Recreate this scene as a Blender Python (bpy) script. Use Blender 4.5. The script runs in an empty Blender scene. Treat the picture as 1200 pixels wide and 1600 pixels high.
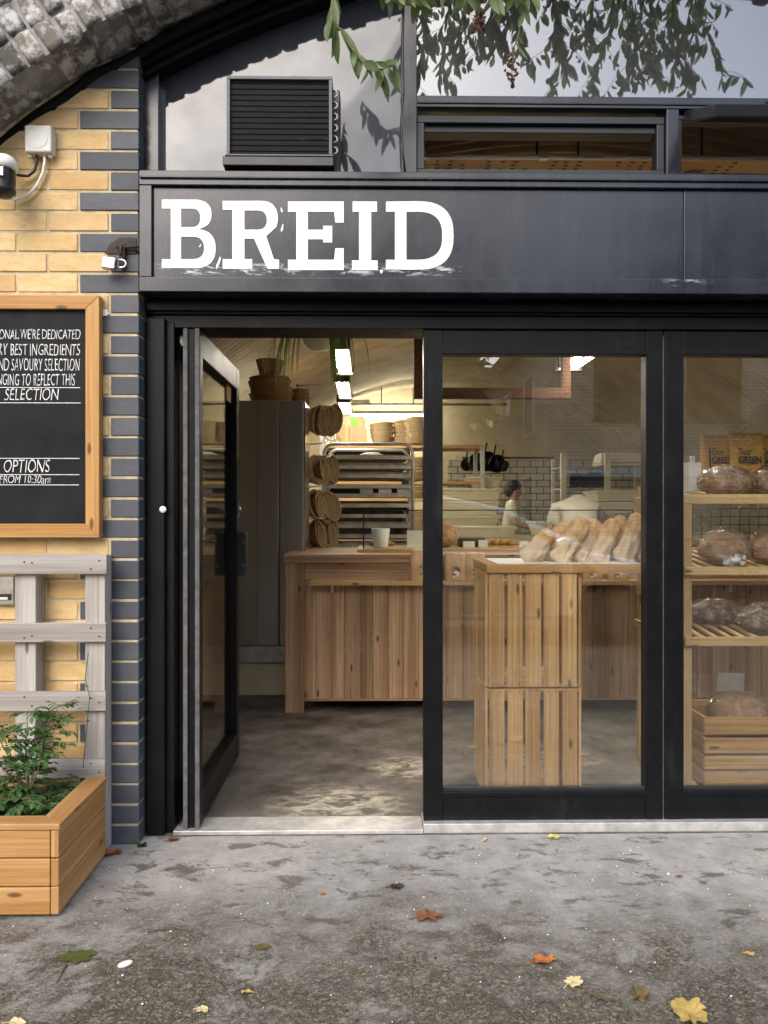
import bpy, math, random
from mathutils import Vector, Matrix, noise
R = math.radians
rnd = random.Random(7)
sc = bpy.context.scene
COL = sc.collection

# ------------------------------------------------------------------ camera, world, sun, exposure
D, HC, F, YAW = 2.95, 1.22, 1250.0, R(0.9)
cam = bpy.data.objects.new('camera', bpy.data.cameras.new('camera'))
COL.objects.link(cam)
cam.location = (0, -D, HC)
cam.rotation_euler = (R(90), 0, -YAW)
cam.data.sensor_fit = 'HORIZONTAL'
cam.data.sensor_width = 36
cam.data.lens = 36 * F / 1200
cam.data.clip_start = 0.02
cam.data.clip_end = 500
sc.camera = cam

SUN_EL, SUN_AZ = R(40), R(200)          # azimuth measured clockwise from +Y
world = bpy.data.worlds.new('World'); sc.world = world; world.use_nodes = True
wn = world.node_tree; wn.nodes.clear()
sky = wn.nodes.new('ShaderNodeTexSky'); sky.sky_type = 'NISHITA'; sky.sun_disc = False
sky.sun_elevation = SUN_EL; sky.sun_rotation = SUN_AZ
sky.air_density = 1.0; sky.dust_density = 3.0; sky.ozone_density = 1.0
hs = wn.nodes.new('ShaderNodeHueSaturation'); hs.inputs['Saturation'].default_value = 0.85
bgn = wn.nodes.new('ShaderNodeBackground'); bgn.inputs['Strength'].default_value = 0.15
wo = wn.nodes.new('ShaderNodeOutputWorld')
wn.links.new(sky.outputs[0], hs.inputs['Color']); wn.links.new(hs.outputs[0], bgn.inputs['Color'])
wn.links.new(bgn.outputs[0], wo.inputs['Surface'])
sun = bpy.data.objects.new('sun', bpy.data.lights.new('sun', 'SUN')); COL.objects.link(sun)
sun.data.energy = 0.6; sun.data.angle = R(40); sun.data.color = (1, 0.96, 0.9)
sdir = Vector((math.sin(SUN_AZ) * math.cos(SUN_EL), math.cos(SUN_AZ) * math.cos(SUN_EL), math.sin(SUN_EL)))
sun.rotation_euler = sdir.to_track_quat('Z', 'Y').to_euler()
sc.view_settings.view_transform = 'Standard'; sc.view_settings.look = 'None'
sc.view_settings.gamma = 1.0; sc.view_settings.exposure = 1.12
sc.cycles.transparent_max_bounces = 32
sc.cycles.max_bounces = 8
sc.cycles.sample_clamp_indirect = 6.0

# ------------------------------------------------------------------ helpers
_f = Vector((math.sin(YAW), math.cos(YAW), 0)); _r = Vector((math.cos(YAW), -math.sin(YAW), 0))
def W(px, py, Y):
    """point of the photograph (1200x1600) on the plane at depth Y"""
    d = _f * F + _r * (px - 600) + Vector((0, 0, 800 - py))
    return Vector((0, -D, HC)) + d * ((Y + D) / d.y)
def WX(px, Y): return W(px, 800, Y).x
def WZ(py, Y, px=600): return W(px, py, Y).z

class MB:
    def __init__(s): s.v = []; s.f = []; s.uv = []; s.m = []; s.s = []
    def face(s, idx, uv, m=0, sm=False):
        s.f.append(idx); s.uv.append(uv); s.m.append(m); s.s.append(sm)
    def box(s, x0, x1, y0, y1, z0, z1, m=0, M=None, n=1, jit=0.0):
        """box; n > 1 gives a welded grid per side whose surface is roughened by jit"""
        if n == 1: return s.solid_box(x0, x1, y0, y1, z0, z1, m, M)
        lo = (min(x0, x1), min(y0, y1), min(z0, z1)); hi = (max(x0, x1), max(y0, y1), max(z0, z1))
        sz = [hi[i] - lo[i] for i in range(3)]
        ou, ov = rnd.random() * 20, rnd.random() * 20
        c = Vector([(lo[i] + hi[i]) / 2 for i in range(3)]); seen = {}
        for ax in range(3):
            a, b = (ax + 1) % 3, (ax + 2) % 3
            for side in (0, 1):
                ids = []; uvp = []
                for i in range(n + 1):
                    for j in range(n + 1):
                        p = [0, 0, 0]; p[ax] = (0, n)[side]; p[a] = i; p[b] = j; key = tuple(p)
                        if key not in seen:
                            q = Vector([lo[t] + sz[t] * p[t] / n for t in range(3)]) - c
                            r = 1 - .03 * (sum(1 for t in range(3) if p[t] in (0, n)) - 1)
                            q = q * r + Vector(noise.noise_vector(q * 31 + Vector((ou, ov, 0)))) * jit
                            seen[key] = len(s.v); s.v.append((M @ q if M is not None else q) + c)
                        ids.append(seen[key]); uvp.append((lo[a] + sz[a] * i / n + ou, lo[b] + sz[b] * j / n + ov))
                for i in range(n):
                    for j in range(n):
                        k = [i * (n + 1) + j, (i + 1) * (n + 1) + j, (i + 1) * (n + 1) + j + 1, i * (n + 1) + j + 1]
                        if not side: k.reverse()
                        s.face([ids[t] for t in k], [uvp[t] for t in k], m, True)
        return s
    def solid_box(s, x0, x1, y0, y1, z0, z1, m=0, M=None):
        """box with shared corners (bevels cleanly)"""
        lo = (min(x0, x1), min(y0, y1), min(z0, z1)); hi = (max(x0, x1), max(y0, y1), max(z0, z1))
        sz = [hi[i] - lo[i] for i in range(3)]; L = sz.index(max(sz))
        ou, ov = rnd.random() * 20, rnd.random() * 20
        c = Vector([(lo[i] + hi[i]) / 2 for i in range(3)]); b0 = len(s.v); P = []
        for k in range(8):
            p = Vector((hi[0] if k & 1 else lo[0], hi[1] if k & 2 else lo[1], hi[2] if k & 4 else lo[2])); P.append(p)
            s.v.append(M @ (p - c) + c if M is not None else p.copy())
        for q, ax in (((0, 4, 6, 2), 0), ((1, 3, 7, 5), 0), ((0, 1, 5, 4), 1), ((2, 6, 7, 3), 1), ((0, 2, 3, 1), 2), ((4, 5, 7, 6), 2)):
            a, b = (ax + 1) % 3, (ax + 2) % 3; uvs = []
            for t in q:
                p = P[t]
                if L == a: u, w = p[a], p[b]
                elif L == b: u, w = p[b], p[a]
                else: u, w = p[a] * .2, p[b]
                uvs.append((u + ou, w + ov))
            s.face([b0 + t for t in q], uvs, m)
        return s
    def bar(s, p0, p1, w, h, m=0, up=(0, 0, 1)):
        """rectangular bar from p0 to p1"""
        p0, p1 = Vector(p0), Vector(p1); d = (p1 - p0); L = d.length; d.normalize()
        sd = d.cross(Vector(up)); sd = sd.normalized() if sd.length > 1e-4 else Vector((1, 0, 0)); u2 = sd.cross(d)
        M = Matrix((d, sd, u2)).transposed(); c = (p0 + p1) / 2
        t = MB(); t.solid_box(-L / 2, L / 2, -w / 2, w / 2, -h / 2, h / 2)
        s.add(t, M, c, m); return s
    def add(s, o, M=None, t=None, m=None):
        b = len(s.v)
        for v in o.v:
            q = M @ v if M is not None else v.copy()
            s.v.append(q + t if t is not None else q)
        for f, uv, mm, sm in zip(o.f, o.uv, o.m, o.s):
            s.face([b + i for i in f], uv, mm if m is None else m, sm)
        return s
    def tube(s, pts, r, seg=8, m=0, closed=False, cap=True):
        pts = [Vector(p) for p in pts]; n = len(pts); rr = r if isinstance(r, (list, tuple)) else [r] * n
        b = len(s.v); ref = Vector((0, 0, 1)); u = None; L = 0
        for i, p in enumerate(pts):
            if closed: t = pts[(i + 1) % n] - pts[i - 1]
            else: t = pts[min(i + 1, n - 1)] - pts[max(i - 1, 0)]
            t.normalize()
            if u is None:
                u = t.cross(ref) if abs(t.z) < .95 else t.cross(Vector((1, 0, 0)))
            else: u = u - t * u.dot(t)
            u.normalize(); w = t.cross(u)
            for k in range(seg):
                a = 2 * math.pi * k / seg
                s.v.append(p + (u * math.cos(a) + w * math.sin(a)) * rr[i])
        off = rnd.random() * 9
        for i in range(n if closed else n - 1):
            j = (i + 1) % n; dl = (pts[j] - pts[i]).length
            for k in range(seg):
                k2 = (k + 1) % seg
                s.face([b + i * seg + k, b + i * seg + k2, b + j * seg + k2, b + j * seg + k],
                       [(L + off, k * .02), (L + off, k * .02 + .02), (L + dl + off, k * .02 + .02), (L + dl + off, k * .02)], m, True)
            L += dl
        if cap and not closed:
            s.face([b + k for k in range(seg)][::-1], [(0, 0)] * seg, m)
            s.face([b + (n - 1) * seg + k for k in range(seg)], [(0, 0)] * seg, m)
        return s
    def lathe(s, prof, c=(0, 0, 0), seg=24, m=0, M=None, sx=1, sy=1):
        b = len(s.v); c = Vector(c)
        for (r, z) in prof:
            for k in range(seg):
                a = 2 * math.pi * k / seg; q = Vector((r * math.cos(a) * sx, r * math.sin(a) * sy, z))
                s.v.append((M @ q if M is not None else q) + c)
        for i in range(len(prof) - 1):
            for k in range(seg):
                k2 = (k + 1) % seg
                s.face([b + i * seg + k, b + i * seg + k2, b + (i + 1) * seg + k2, b + (i + 1) * seg + k],
                       [(k / seg, prof[i][1]), ((k + 1) / seg, prof[i][1]), ((k + 1) / seg, prof[i + 1][1]), (k / seg, prof[i + 1][1])], m, True)
        return s
    def disc(s, c, r, axis=(0, 0, 1), seg=20, m=0):
        q = Vector(axis).to_track_quat('Z', 'Y').to_matrix(); b = len(s.v); c = Vector(c)
        for k in range(seg):
            a = 2 * math.pi * k / seg; s.v.append(c + q @ Vector((r * math.cos(a), r * math.sin(a), 0)))
        s.face([b + k for k in range(seg)], [(0, 0)] * seg, m); return s
    def prism(s, poly, y0, y1, m=0):
        """polygon of (x,z) extruded along Y"""
        b = len(s.v); n = len(poly)
        ar = sum(poly[i][0] * poly[(i + 1) % n][1] - poly[(i + 1) % n][0] * poly[i][1] for i in range(n))
        if ar < 0: poly = poly[::-1]
        for y in (y0, y1):
            for x, z in poly: s.v.append(Vector((x, y, z)))
        uv = [(x, z) for x, z in poly]
        s.face(list(range(b, b + n)), uv, m); s.face(list(range(b + 2 * n - 1, b + n - 1, -1)), uv[::-1], m)
        for i in range(n):
            j = (i + 1) % n
            s.face([b + j, b + i, b + n + i, b + n + j], [(0, 0), (.1, 0), (.1, .1), (0, .1)], m)
        return s
    def arcband(s, cx, cz, r0, r1, a0, a1, y0, y1, seg=48, m=0):
        b = len(s.v)
        for i in range(seg + 1):
            a = a0 + (a1 - a0) * i / seg
            for (r, y) in ((r0, y0), (r1, y0), (r1, y1), (r0, y1)):
                s.v.append(Vector((cx + r * math.cos(a), y, cz + r * math.sin(a))))
        for i in range(seg):
            for k in range(4):
                k2 = (k + 1) % 4; L = r0 * (a1 - a0) / seg
                s.face([b + i * 4 + k, b + i * 4 + k2, b + (i + 1) * 4 + k2, b + (i + 1) * 4 + k],
                       [(i * L, k * .1), (i * L, k * .1 + .1), (i * L + L, k * .1 + .1), (i * L + L, k * .1)], m, False)
        s.face([b, b + 3, b + 2, b + 1], [(0, 0)] * 4, m); e = b + seg * 4; s.face([e, e + 1, e + 2, e + 3], [(0, 0)] * 4, m)
        return s
    def blob(s, c, rad, amp=.08, fr=3, nu=20, nv=12, m=0, M=None, seed=0, squash=None):
        b = len(s.v); c = Vector(c); off = Vector((seed * 3.7, seed * 1.3, seed * 2.1))
        for j in range(nv + 1):
            t = math.pi * j / nv
            for i in range(nu):
                a = 2 * math.pi * i / nu
                n = Vector((math.sin(t) * math.cos(a), math.sin(t) * math.sin(a), math.cos(t)))
                k = 1 + amp * noise.noise(n * fr + off) + amp * .5 * noise.noise(n * fr * 2.3 + off)
                q = Vector((n.x * rad[0], n.y * rad[1], n.z * rad[2])) * k
                if squash is not None and q.z < -rad[2] * squash: q.z = -rad[2] * squash
                s.v.append((M @ q if M is not None else q) + c)
        for j in range(nv):
            for i in range(nu):
                i2 = (i + 1) % nu
                s.face([b + j * nu + i, b + (j + 1) * nu + i, b + (j + 1) * nu + i2, b + j * nu + i2],
                       [(i / nu, j / nv), (i / nu, (j + 1) / nv), ((i + 1) / nu, (j + 1) / nv), ((i + 1) / nu, j / nv)], m, True)
        return s
    def leaf(s, p, d, up, L, w, curl=.3, fold=.25, m=0, n=4):
        """lanceolate leaf from p along d, curling downwards, folded on its midrib"""
        d = Vector(d).normalized(); up = Vector(up); sd = d.cross(up)
        if sd.length < 1e-3: sd = d.cross(Vector((1, 0, 0)))
        sd.normalize(); nn = sd.cross(d); b = len(s.v); q = Vector(p)
        for i in range(n + 1):
            t = i / n; a = curl * t
            dd = d * math.cos(a) - nn * math.sin(a); nu = nn * math.cos(a) + d * math.sin(a)
            if i: q = q + dd * (L / n)
            ww = w * .5 * (math.sin(math.pi * (t * .92 + .06)) ** .8)
            s.v += [q - sd * ww + nu * fold * ww, q.copy(), q + sd * ww + nu * fold * ww]
        for i in range(n):
            for k in (0, 1):
                s.face([b + i * 3 + k, b + i * 3 + k + 1, b + i * 3 + k + 4, b + i * 3 + k + 3],
                       [(i / n, k / 2), (i / n, k / 2 + .5), ((i + 1) / n, k / 2 + .5), ((i + 1) / n, k / 2)], m, True)
        return s
    def build(s, name, mats, parent=None, bevel=0.0, local=False, base=None, seg=2):
        me = bpy.data.meshes.new(name)
        off = Vector((0, 0, 0)); loc = Vector((0, 0, 0))
        if not local:
            if parent is not None: off = wloc(parent)
            xs = [v.x for v in s.v]; ys = [v.y for v in s.v]; zs = [v.z for v in s.v]
            o = Vector(((min(xs) + max(xs)) / 2, (min(ys) + max(ys)) / 2, min(zs))) if base is None else Vector(base)
            loc = o - off; off = o
        me.from_pydata([tuple(v - off) for v in s.v], [], s.f)
        ul = me.uv_layers.new(name='UVMap'); d = ul.data; k = 0
        for uv in s.uv:
            for t in uv: d[k].uv = t; k += 1
        if not isinstance(mats, (list, tuple)): mats = [mats]
        for mt in mats: me.materials.append(mt)
        me.polygons.foreach_set('material_index', s.m); me.polygons.foreach_set('use_smooth', s.s)
        me.update(); me.validate()
        ob = bpy.data.objects.new(name, me); COL.objects.link(ob); ob.parent = parent; ob.location = loc
        if bevel:
            bm = ob.modifiers.new('bevel', 'BEVEL'); bm.width = bevel; bm.segments = seg; bm.limit_method = 'ANGLE'; bm.angle_limit = R(40)
        return ob
def wloc(o):
    p = Vector((0, 0, 0))
    while o is not None: p += o.location; o = o.parent
    return p
def tag(o, label=None, cat=None, group=None, kind=None):
    if label: o['label'] = label
    if cat: o['category'] = cat
    if group: o['group'] = group
    if kind: o['kind'] = kind
    return o
def thing(name, label, cat, loc, group=None):
    o = bpy.data.objects.new(name, None); COL.objects.link(o); o.location = Vector(loc); o.empty_display_size = .1
    return tag(o, label, cat, group)
def dup(root, loc, rot=None, label=None, group=None, scale=None):
    def cp(o, par):
        c = o.copy(); COL.objects.link(c); c.parent = par
        for ch in list(o.children): cp(ch, c)
        return c
    r = cp(root, None); r.location = Vector(loc)
    if rot is not None: r.rotation_euler = rot
    if scale is not None: r.scale = scale
    if label: r['label'] = label
    if group: r['group'] = group
    return r
ORD = ['first', 'second', 'third', 'fourth', 'fifth', 'sixth', 'seventh', 'eighth', 'ninth', 'tenth', 'eleventh', 'twelfth']

# ------------------------------------------------------------------ materials
class NT:
    def __init__(s, name):
        s.mat = bpy.data.materials.new(name); s.mat.use_nodes = True; s.t = s.mat.node_tree; s.t.nodes.clear()
        s.out = s.n('ShaderNodeOutputMaterial')
    def n(s, typ, **kw):
        nd = s.t.nodes.new(typ)
        for k, v in kw.items():
            if k in nd.inputs: s.put(nd.inputs[k], v)
            else: setattr(nd, k, v)
        return nd
    def put(s, inp, v):
        if isinstance(v, bpy.types.NodeSocket): s.t.links.new(v, inp)
        elif isinstance(v, (tuple, list)) and len(v) == 3 and inp.type == 'RGBA': inp.default_value = (*v, 1)
        else: inp.default_value = v
    def pos(s): return s.n('ShaderNodeNewGeometry').outputs['Position']
    def obj(s): return s.n('ShaderNodeTexCoord').outputs['Object']
    def isl(s): return s.n('ShaderNodeNewGeometry').outputs['Random Per Island']
    def mapping(s, v, scale=(1, 1, 1), loc=(0, 0, 0)):
        m = s.n('ShaderNodeMapping'); s.put(m.inputs['Vector'], v); m.inputs['Scale'].default_value = scale; s.put(m.inputs['Location'], loc); return m.outputs[0]
    def noise(s, v, sc=5, det=5, rough=.55, dist=0):
        n = s.n('ShaderNodeTexNoise'); s.put(n.inputs['Vector'], v); n.inputs['Scale'].default_value = sc; n.inputs['Detail'].default_value = det
        n.inputs['Roughness'].default_value = rough; n.inputs['Distortion'].default_value = dist; return n.outputs[0]
    def voro(s, v, sc=5, feat='F1'):
        n = s.n('ShaderNodeTexVoronoi', feature=feat, voronoi_dimensions='2D'); s.put(n.inputs['Vector'], v); n.inputs['Scale'].default_value = sc; return n
    def ramp(s, f, stops, interp='LINEAR'):
        r = s.n('ShaderNodeValToRGB'); s.put(r.inputs[0], f); e = r.color_ramp.elements; r.color_ramp.interpolation = interp
        while len(e) < len(stops): e.new(.5)
        for el, (p, c) in zip(e, stops): el.position = p; el.color = (c, c, c, 1) if isinstance(c, (int, float)) else (*c, 1)
        return r.outputs[0]
    def mix(s, f, a, b, mode='MIX'):
        m = s.n('ShaderNodeMix', data_type='RGBA', blend_type=mode); s.put(m.inputs[0], f); s.put(m.inputs[6], a); s.put(m.inputs[7], b); return m.outputs[2]
    def math(s, op, a, b=0.0, clamp=False):
        m = s.n('ShaderNodeMath', operation=op, use_clamp=clamp); s.put(m.inputs[0], a); s.put(m.inputs[1], b); return m.outputs[0]
    def bump(s, h, st=.3, d=.01):
        b = s.n('ShaderNodeBump'); b.inputs['Strength'].default_value = st; b.inputs['Distance'].default_value = d; s.put(b.inputs['Height'], h); return b.outputs[0]
    def bsdf(s, col, rough=.5, metal=0, nrm=None, spec=.5, **kw):
        p = s.n('ShaderNodeBsdfPrincipled'); s.put(p.inputs['Base Color'], col); s.put(p.inputs['Roughness'], rough); s.put(p.inputs['Metallic'], metal)
        p.inputs['Specular IOR Level'].default_value = spec
        if nrm is not None: s.put(p.inputs['Normal'], nrm)
        for k, v in kw.items(): s.put(p.inputs[k.replace('_', ' ')], v)
        s.t.links.new(p.outputs[0], s.out.inputs[0]); return p
def mul(c, k): return tuple(x * k for x in c)
def paint(name, col, rough=.5, metal=0, var=.25, sc=4, bump=.1, bsc=60, spec=.5, rv=.12):
    t = NT(name); o = t.obj(); nz = t.noise(o, sc, 6, .6)
    c = t.mix(t.ramp(nz, [(.3, 0.), (.7, 1.)]), mul(col, 1 - var), mul(col, 1 + var))
    rr = t.math('ADD', t.math('MULTIPLY', t.noise(o, sc * 2.3, 4), rv * 2), rough - rv)
    t.bsdf(c, rr, metal, t.bump(t.noise(o, bsc, 4), bump, .003), spec); return t.mat
def wood(name, lt, dk, rough=.6, grey=0.0, knots=True, spec=.35):
    t = NT(name); uv = t.n('ShaderNodeUVMap').outputs[0]; isl = t.isl()
    st = t.mapping(uv, (1.6, 22, 1)); g = t.noise(st, 1.0, 6, .62, .5)
    st2 = t.mapping(uv, (7, 210, 1)); fine = t.noise(st2, 1.0, 3, .6)
    ring = t.n('ShaderNodeTexWave', wave_type='BANDS', bands_direction='Y'); t.put(ring.inputs['Vector'], t.mapping(uv, (.55, 14, 1)))
    ring.inputs['Scale'].default_value = .16; ring.inputs['Distortion'].default_value = 9; ring.inputs['Detail'].default_value = 3; ring.inputs['Detail Scale'].default_value = .7
    gg = t.math('ADD', t.math('MULTIPLY', g, .6), t.math('MULTIPLY', ring.outputs[1], .28)); gg = t.math('ADD', gg, t.math('MULTIPLY', fine, .14))
    c = t.mix(t.ramp(gg, [(.32, 1.), (.78, 0.)]), lt, dk)
    stk = t.noise(t.mapping(uv, (1.1, 75, 1)), 1.0, 4, .7, .6)
    c = t.mix(t.math('MULTIPLY', t.ramp(stk, [(.50, 0.), (.62, 1.)]), .5), c, mul(dk, .62))
    c = t.mix(t.math('MULTIPLY', t.ramp(stk, [(.36, 1.), (.46, 0.)]), .3), c, mul(lt, 1.25))
    tone = t.ramp(isl, [(0, .66), (.35, .92), (.7, 1.08), (1, 1.28)])
    c = t.mix(1.0, c, tone, 'MULTIPLY')
    blot = t.ramp(t.noise(t.mapping(uv, (1.6, 5, 1)), 1.5, 4), [(.42, 0.), (.68, 1.)])
    c = t.mix(t.math('MULTIPLY', blot, .35), c, mul(dk, .9))
    if knots:
        vo = t.voro(t.mapping(uv, (3.1, 9.5, 1)), 1.0)
        sel = t.math('GREATER_THAN', t.n('ShaderNodeSeparateColor', Color=vo.outputs['Color']).outputs[0], .48)
        kn = t.ramp(vo.outputs['Distance'], [(.0, 1.), (.05, .85), (.085, 0.)])
        c = t.mix(t.math('MULTIPLY', t.math('MULTIPLY', kn, sel), .95), c, mul(dk, .22))
    if grey: c = t.mix(t.ramp(t.noise(t.mapping(uv, (1.3, 9, 1)), 1.2, 5), [(.35, 0.), (.65, grey)]), c, (.30, .285, .27))
    rr = t.math('ADD', t.math('MULTIPLY', g, .25), rough - .12)
    t.bsdf(c, rr, 0, t.bump(t.math('ADD', gg, t.math('MULTIPLY', fine, .6)), .25, .003), spec); return t.mat
def brickmat(name, cols, mott, rough=.8, bump=.5, soot=0.0, wash=.55, grain=(9, 9, 24), edge=(.42, .72)):
    t = NT(name); isl = t.isl(); p = t.pos()
    n = len(cols); c = t.ramp(isl, [(i / (n - 1), k) for i, k in enumerate(cols)])
    off = t.n('ShaderNodeCombineXYZ', X=t.math('MULTIPLY', isl, 17.), Z=t.math('MULTIPLY', isl, 5.)).outputs[0]
    va = t.n('ShaderNodeVectorMath', operation='ADD'); t.put(va.inputs[0], p); t.put(va.inputs[1], off)
    m1 = t.ramp(t.noise(t.mapping(va.outputs[0], grain), 1, 6, .68), [(edge[0], 0.), (edge[1], 1.)])
    c = t.mix(t.math('MULTIPLY', m1, wash), c, mott)
    sp = t.ramp(t.noise(p, 160, 3, .6), [(.30, 1.), (.40, 0.)]); c = t.mix(t.math('MULTIPLY', sp, .4), c, mul(mott, .45))
    if soot:
        s2 = t.ramp(t.noise(p, 2.2, 6, .65), [(.38, 0.), (.66, 1.)]); c = t.mix(t.math('MULTIPLY', s2, soot), c, (.035, .033, .03))
    h = t.math('ADD', t.noise(p, 60, 6, .65), t.math('MULTIPLY', t.noise(p, 240, 3), .5))
    t.bsdf(c, rough, 0, t.bump(h, bump, .004), .3); return t.mat
def glassmat(name, fac, tint=(.9, .93, .92), rough=0.0, fres=.35, wav=0.0):
    t = NT(name); tr = t.n('ShaderNodeBsdfTransparent', Color=tint); gl = t.n('ShaderNodeBsdfGlossy'); gl.inputs['Roughness'].default_value = rough
    if wav: t.put(gl.inputs['Normal'], t.bump(t.noise(t.pos(), 1.6, 1), wav, .01))
    lw = t.n('ShaderNodeLayerWeight'); lw.inputs['Blend'].default_value = .12
    k = t.math('ADD', t.math('MULTIPLY', lw.outputs['Facing'], fres), fac, True)
    mx = t.n('ShaderNodeMixShader'); t.put(mx.inputs[0], k); t.t.links.new(tr.outputs[0], mx.inputs[1]); t.t.links.new(gl.outputs[0], mx.inputs[2])
    t.t.links.new(mx.outputs[0], t.out.inputs[0]); return t.mat
def emit(name, col, st):
    t = NT(name); e = t.n('ShaderNodeEmission', Color=col, Strength=st); t.t.links.new(e.outputs[0], t.out.inputs[0]); return t.mat
def leafmat(name, cols, rough=.45, tr=.5):
    t = NT(name); n = len(cols); isl = t.isl(); c = t.ramp(isl, [(i / (n - 1), k) for i, k in enumerate(cols)])
    c = t.mix(t.math('MULTIPLY', t.ramp(t.noise(t.pos(), 60, 4), [(.4, 0.), (.7, 1.)]), .4), c, mul(cols[0], .5))
    p = t.bsdf(c, rough, 0, t.bump(t.noise(t.pos(), 90, 3), .3, .002), .4)
    tl = t.n('ShaderNodeBsdfTranslucent', Color=c); mx = t.n('ShaderNodeMixShader'); mx.inputs[0].default_value = tr
    t.t.links.new(p.outputs[0], mx.inputs[1]); t.t.links.new(tl.outputs[0], mx.inputs[2]); t.t.links.new(mx.outputs[0], t.out.inputs[0]); return t.mat

M = {}
M['yellow'] = brickmat('yellow_brick', [(.64, .43, .19), (.74, .53, .27), (.68, .50, .25), (.77, .58, .32), (.55, .36, .16), (.72, .52, .25)], (.46, .26, .09), .75, .5, .18, .62)
M['blue'] = brickmat('blue_brick', [(.060, .066, .079), (.090, .097, .112), (.073, .079, .093), (.11, .116, .13)], (.05, .054, .068), .55, .3)
M['old'] = brickmat('sooty_brick', [(.14, .125, .11), (.28, .26, .24), (.11, .10, .09), (.22, .19, .155)], (.74, .73, .72), .9, 1.0, .5, .9, (13, 13, 13), (.46, .60))
M['mortar'] = paint('mortar', (.50, .42, .27), .9, var=.22, sc=25, bump=.5, bsc=180)
M['oldmortar'] = paint('old_mortar', (.26, .25, .235), .95, var=.4, sc=12, bump=.8, bsc=90)
def black_paint():
    t = NT('black_paint'); p = t.pos(); c = t.mix(t.ramp(t.noise(p, 9, 6, .65), [(.4, 0.), (.75, 1.)]), (.0045, .005, .0062), (.008, .009, .0105))
    dust = t.ramp(t.noise(t.mapping(p, (14, 14, 3)), 1, 7, .75), [(.55, 0.), (.75, .5)]); c = t.mix(dust, c, (.03, .03, .03))
    t.bsdf(c, t.math('ADD', t.math('MULTIPLY', t.noise(p, 7, 5), .2), .30), 0, t.bump(t.noise(p, 30, 4), .05, .003), .18); return t.mat
M['black'] = black_paint()
def fascia_paint():
    t = NT('fascia_paint'); p = t.pos()
    c = t.mix(t.ramp(t.noise(p, 3, 6, .65), [(.35, 0.), (.7, 1.)]), (.010, .0125, .019), (.020, .0235, .033))
    st = t.ramp(t.noise(t.mapping(p, (22, 22, 1.4)), 1, 6, .65), [(.52, 0.), (.78, 1.)])
    c = t.mix(t.math('MULTIPLY', st, .35), c, (.055, .06, .07))
    sc_ = t.ramp(t.noise(p, 46, 6, .75), [(.66, 0.), (.74, 1.)]); c = t.mix(t.math('MULTIPLY', sc_, .4), c, (.13, .135, .145))
    h = t.math('ADD', t.math('MULTIPLY', t.noise(p, 2.6, 1, .4), 7.), t.math('MULTIPLY', t.noise(t.mapping(p, (60, 60, 25)), 1, 4), .35))
    sp = t.n('ShaderNodeSeparateXYZ', Vector=p)
    def win(v, a, b, e): return t.math('MULTIPLY', t.math('DIVIDE', t.math('SUBTRACT', v, a), e, True), t.math('DIVIDE', t.math('SUBTRACT', b, v), e, True), True)
    # white paint smeared and worn off round the letters
    sm = t.math('MULTIPLY', win(sp.outputs[0], -.80, .34, .06), win(sp.outputs[2], 2.085, 2.135, .012))
    smn = t.ramp(t.noise(t.mapping(p, (16, 16, 70)), 1, 7, .7, .4), [(.50, 0.), (.60, 1.)])
    c = t.mix(t.math('MULTIPLY', t.math('MULTIPLY', sm, smn), .75), c, (.62, .63, .66))
    sm2 = t.math('MULTIPLY', win(sp.outputs[0], 1.06, 1.26, .08), win(sp.outputs[2], 2.045, 2.09, .02))
    c = t.mix(t.math('MULTIPLY', t.math('MULTIPLY', sm2, smn), .6), c, (.45, .46, .48))
    t.bsdf(c, t.math('ADD', t.math('MULTIPLY', t.noise(p, 6, 5), .20), .15), 0, t.bump(h, .17, .004), .6); return t.mat
M['fascia'] = fascia_paint()
M['white_paint'] = paint('white_sign_paint', (.86, .86, .86), .5, var=.03, bump=.15)
M['alu'] = paint('worn_aluminium', (.62, .61, .59), .45, .6, var=.25, sc=18, bump=.15)
M['darkalu'] = paint('grey_powder_coat', (.018, .020, .025), .38, var=.15)
M['glass_door'] = glassmat('door_glass', .145, (.97, .975, .965), wav=.02)
def hazed_glass():
    t = NT('hazed_upper_glass'); p = t.pos(); tr = t.n('ShaderNodeBsdfTransparent', Color=(.42, .44, .44)); gl = t.n('ShaderNodeBsdfGlossy'); gl.inputs['Roughness'].default_value = .015
    t.put(gl.inputs['Normal'], t.bump(t.noise(p, 1.6, 1), .015, .01)); df = t.n('ShaderNodeBsdfDiffuse', Color=(.55, .57, .60))
    m1 = t.n('ShaderNodeMixShader'); t.put(m1.inputs[0], t.math('ADD', t.math('MULTIPLY', t.noise(p, 3, 5), .10), .07)); t.t.links.new(tr.outputs[0], m1.inputs[1]); t.t.links.new(df.outputs[0], m1.inputs[2])  # pale diffuse haze mixed in to brighten the dark reflections
    m2 = t.n('ShaderNodeMixShader'); m2.inputs[0].default_value = .26; t.t.links.new(m1.outputs[0], m2.inputs[1]); t.t.links.new(gl.outputs[0], m2.inputs[2]); t.t.links.new(m2.outputs[0], t.out.inputs[0]); return t.mat
M['glass_up'] = hazed_glass()
M['glass_case'] = glassmat('case_glass', .05, (.95, .97, .96))
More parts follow.
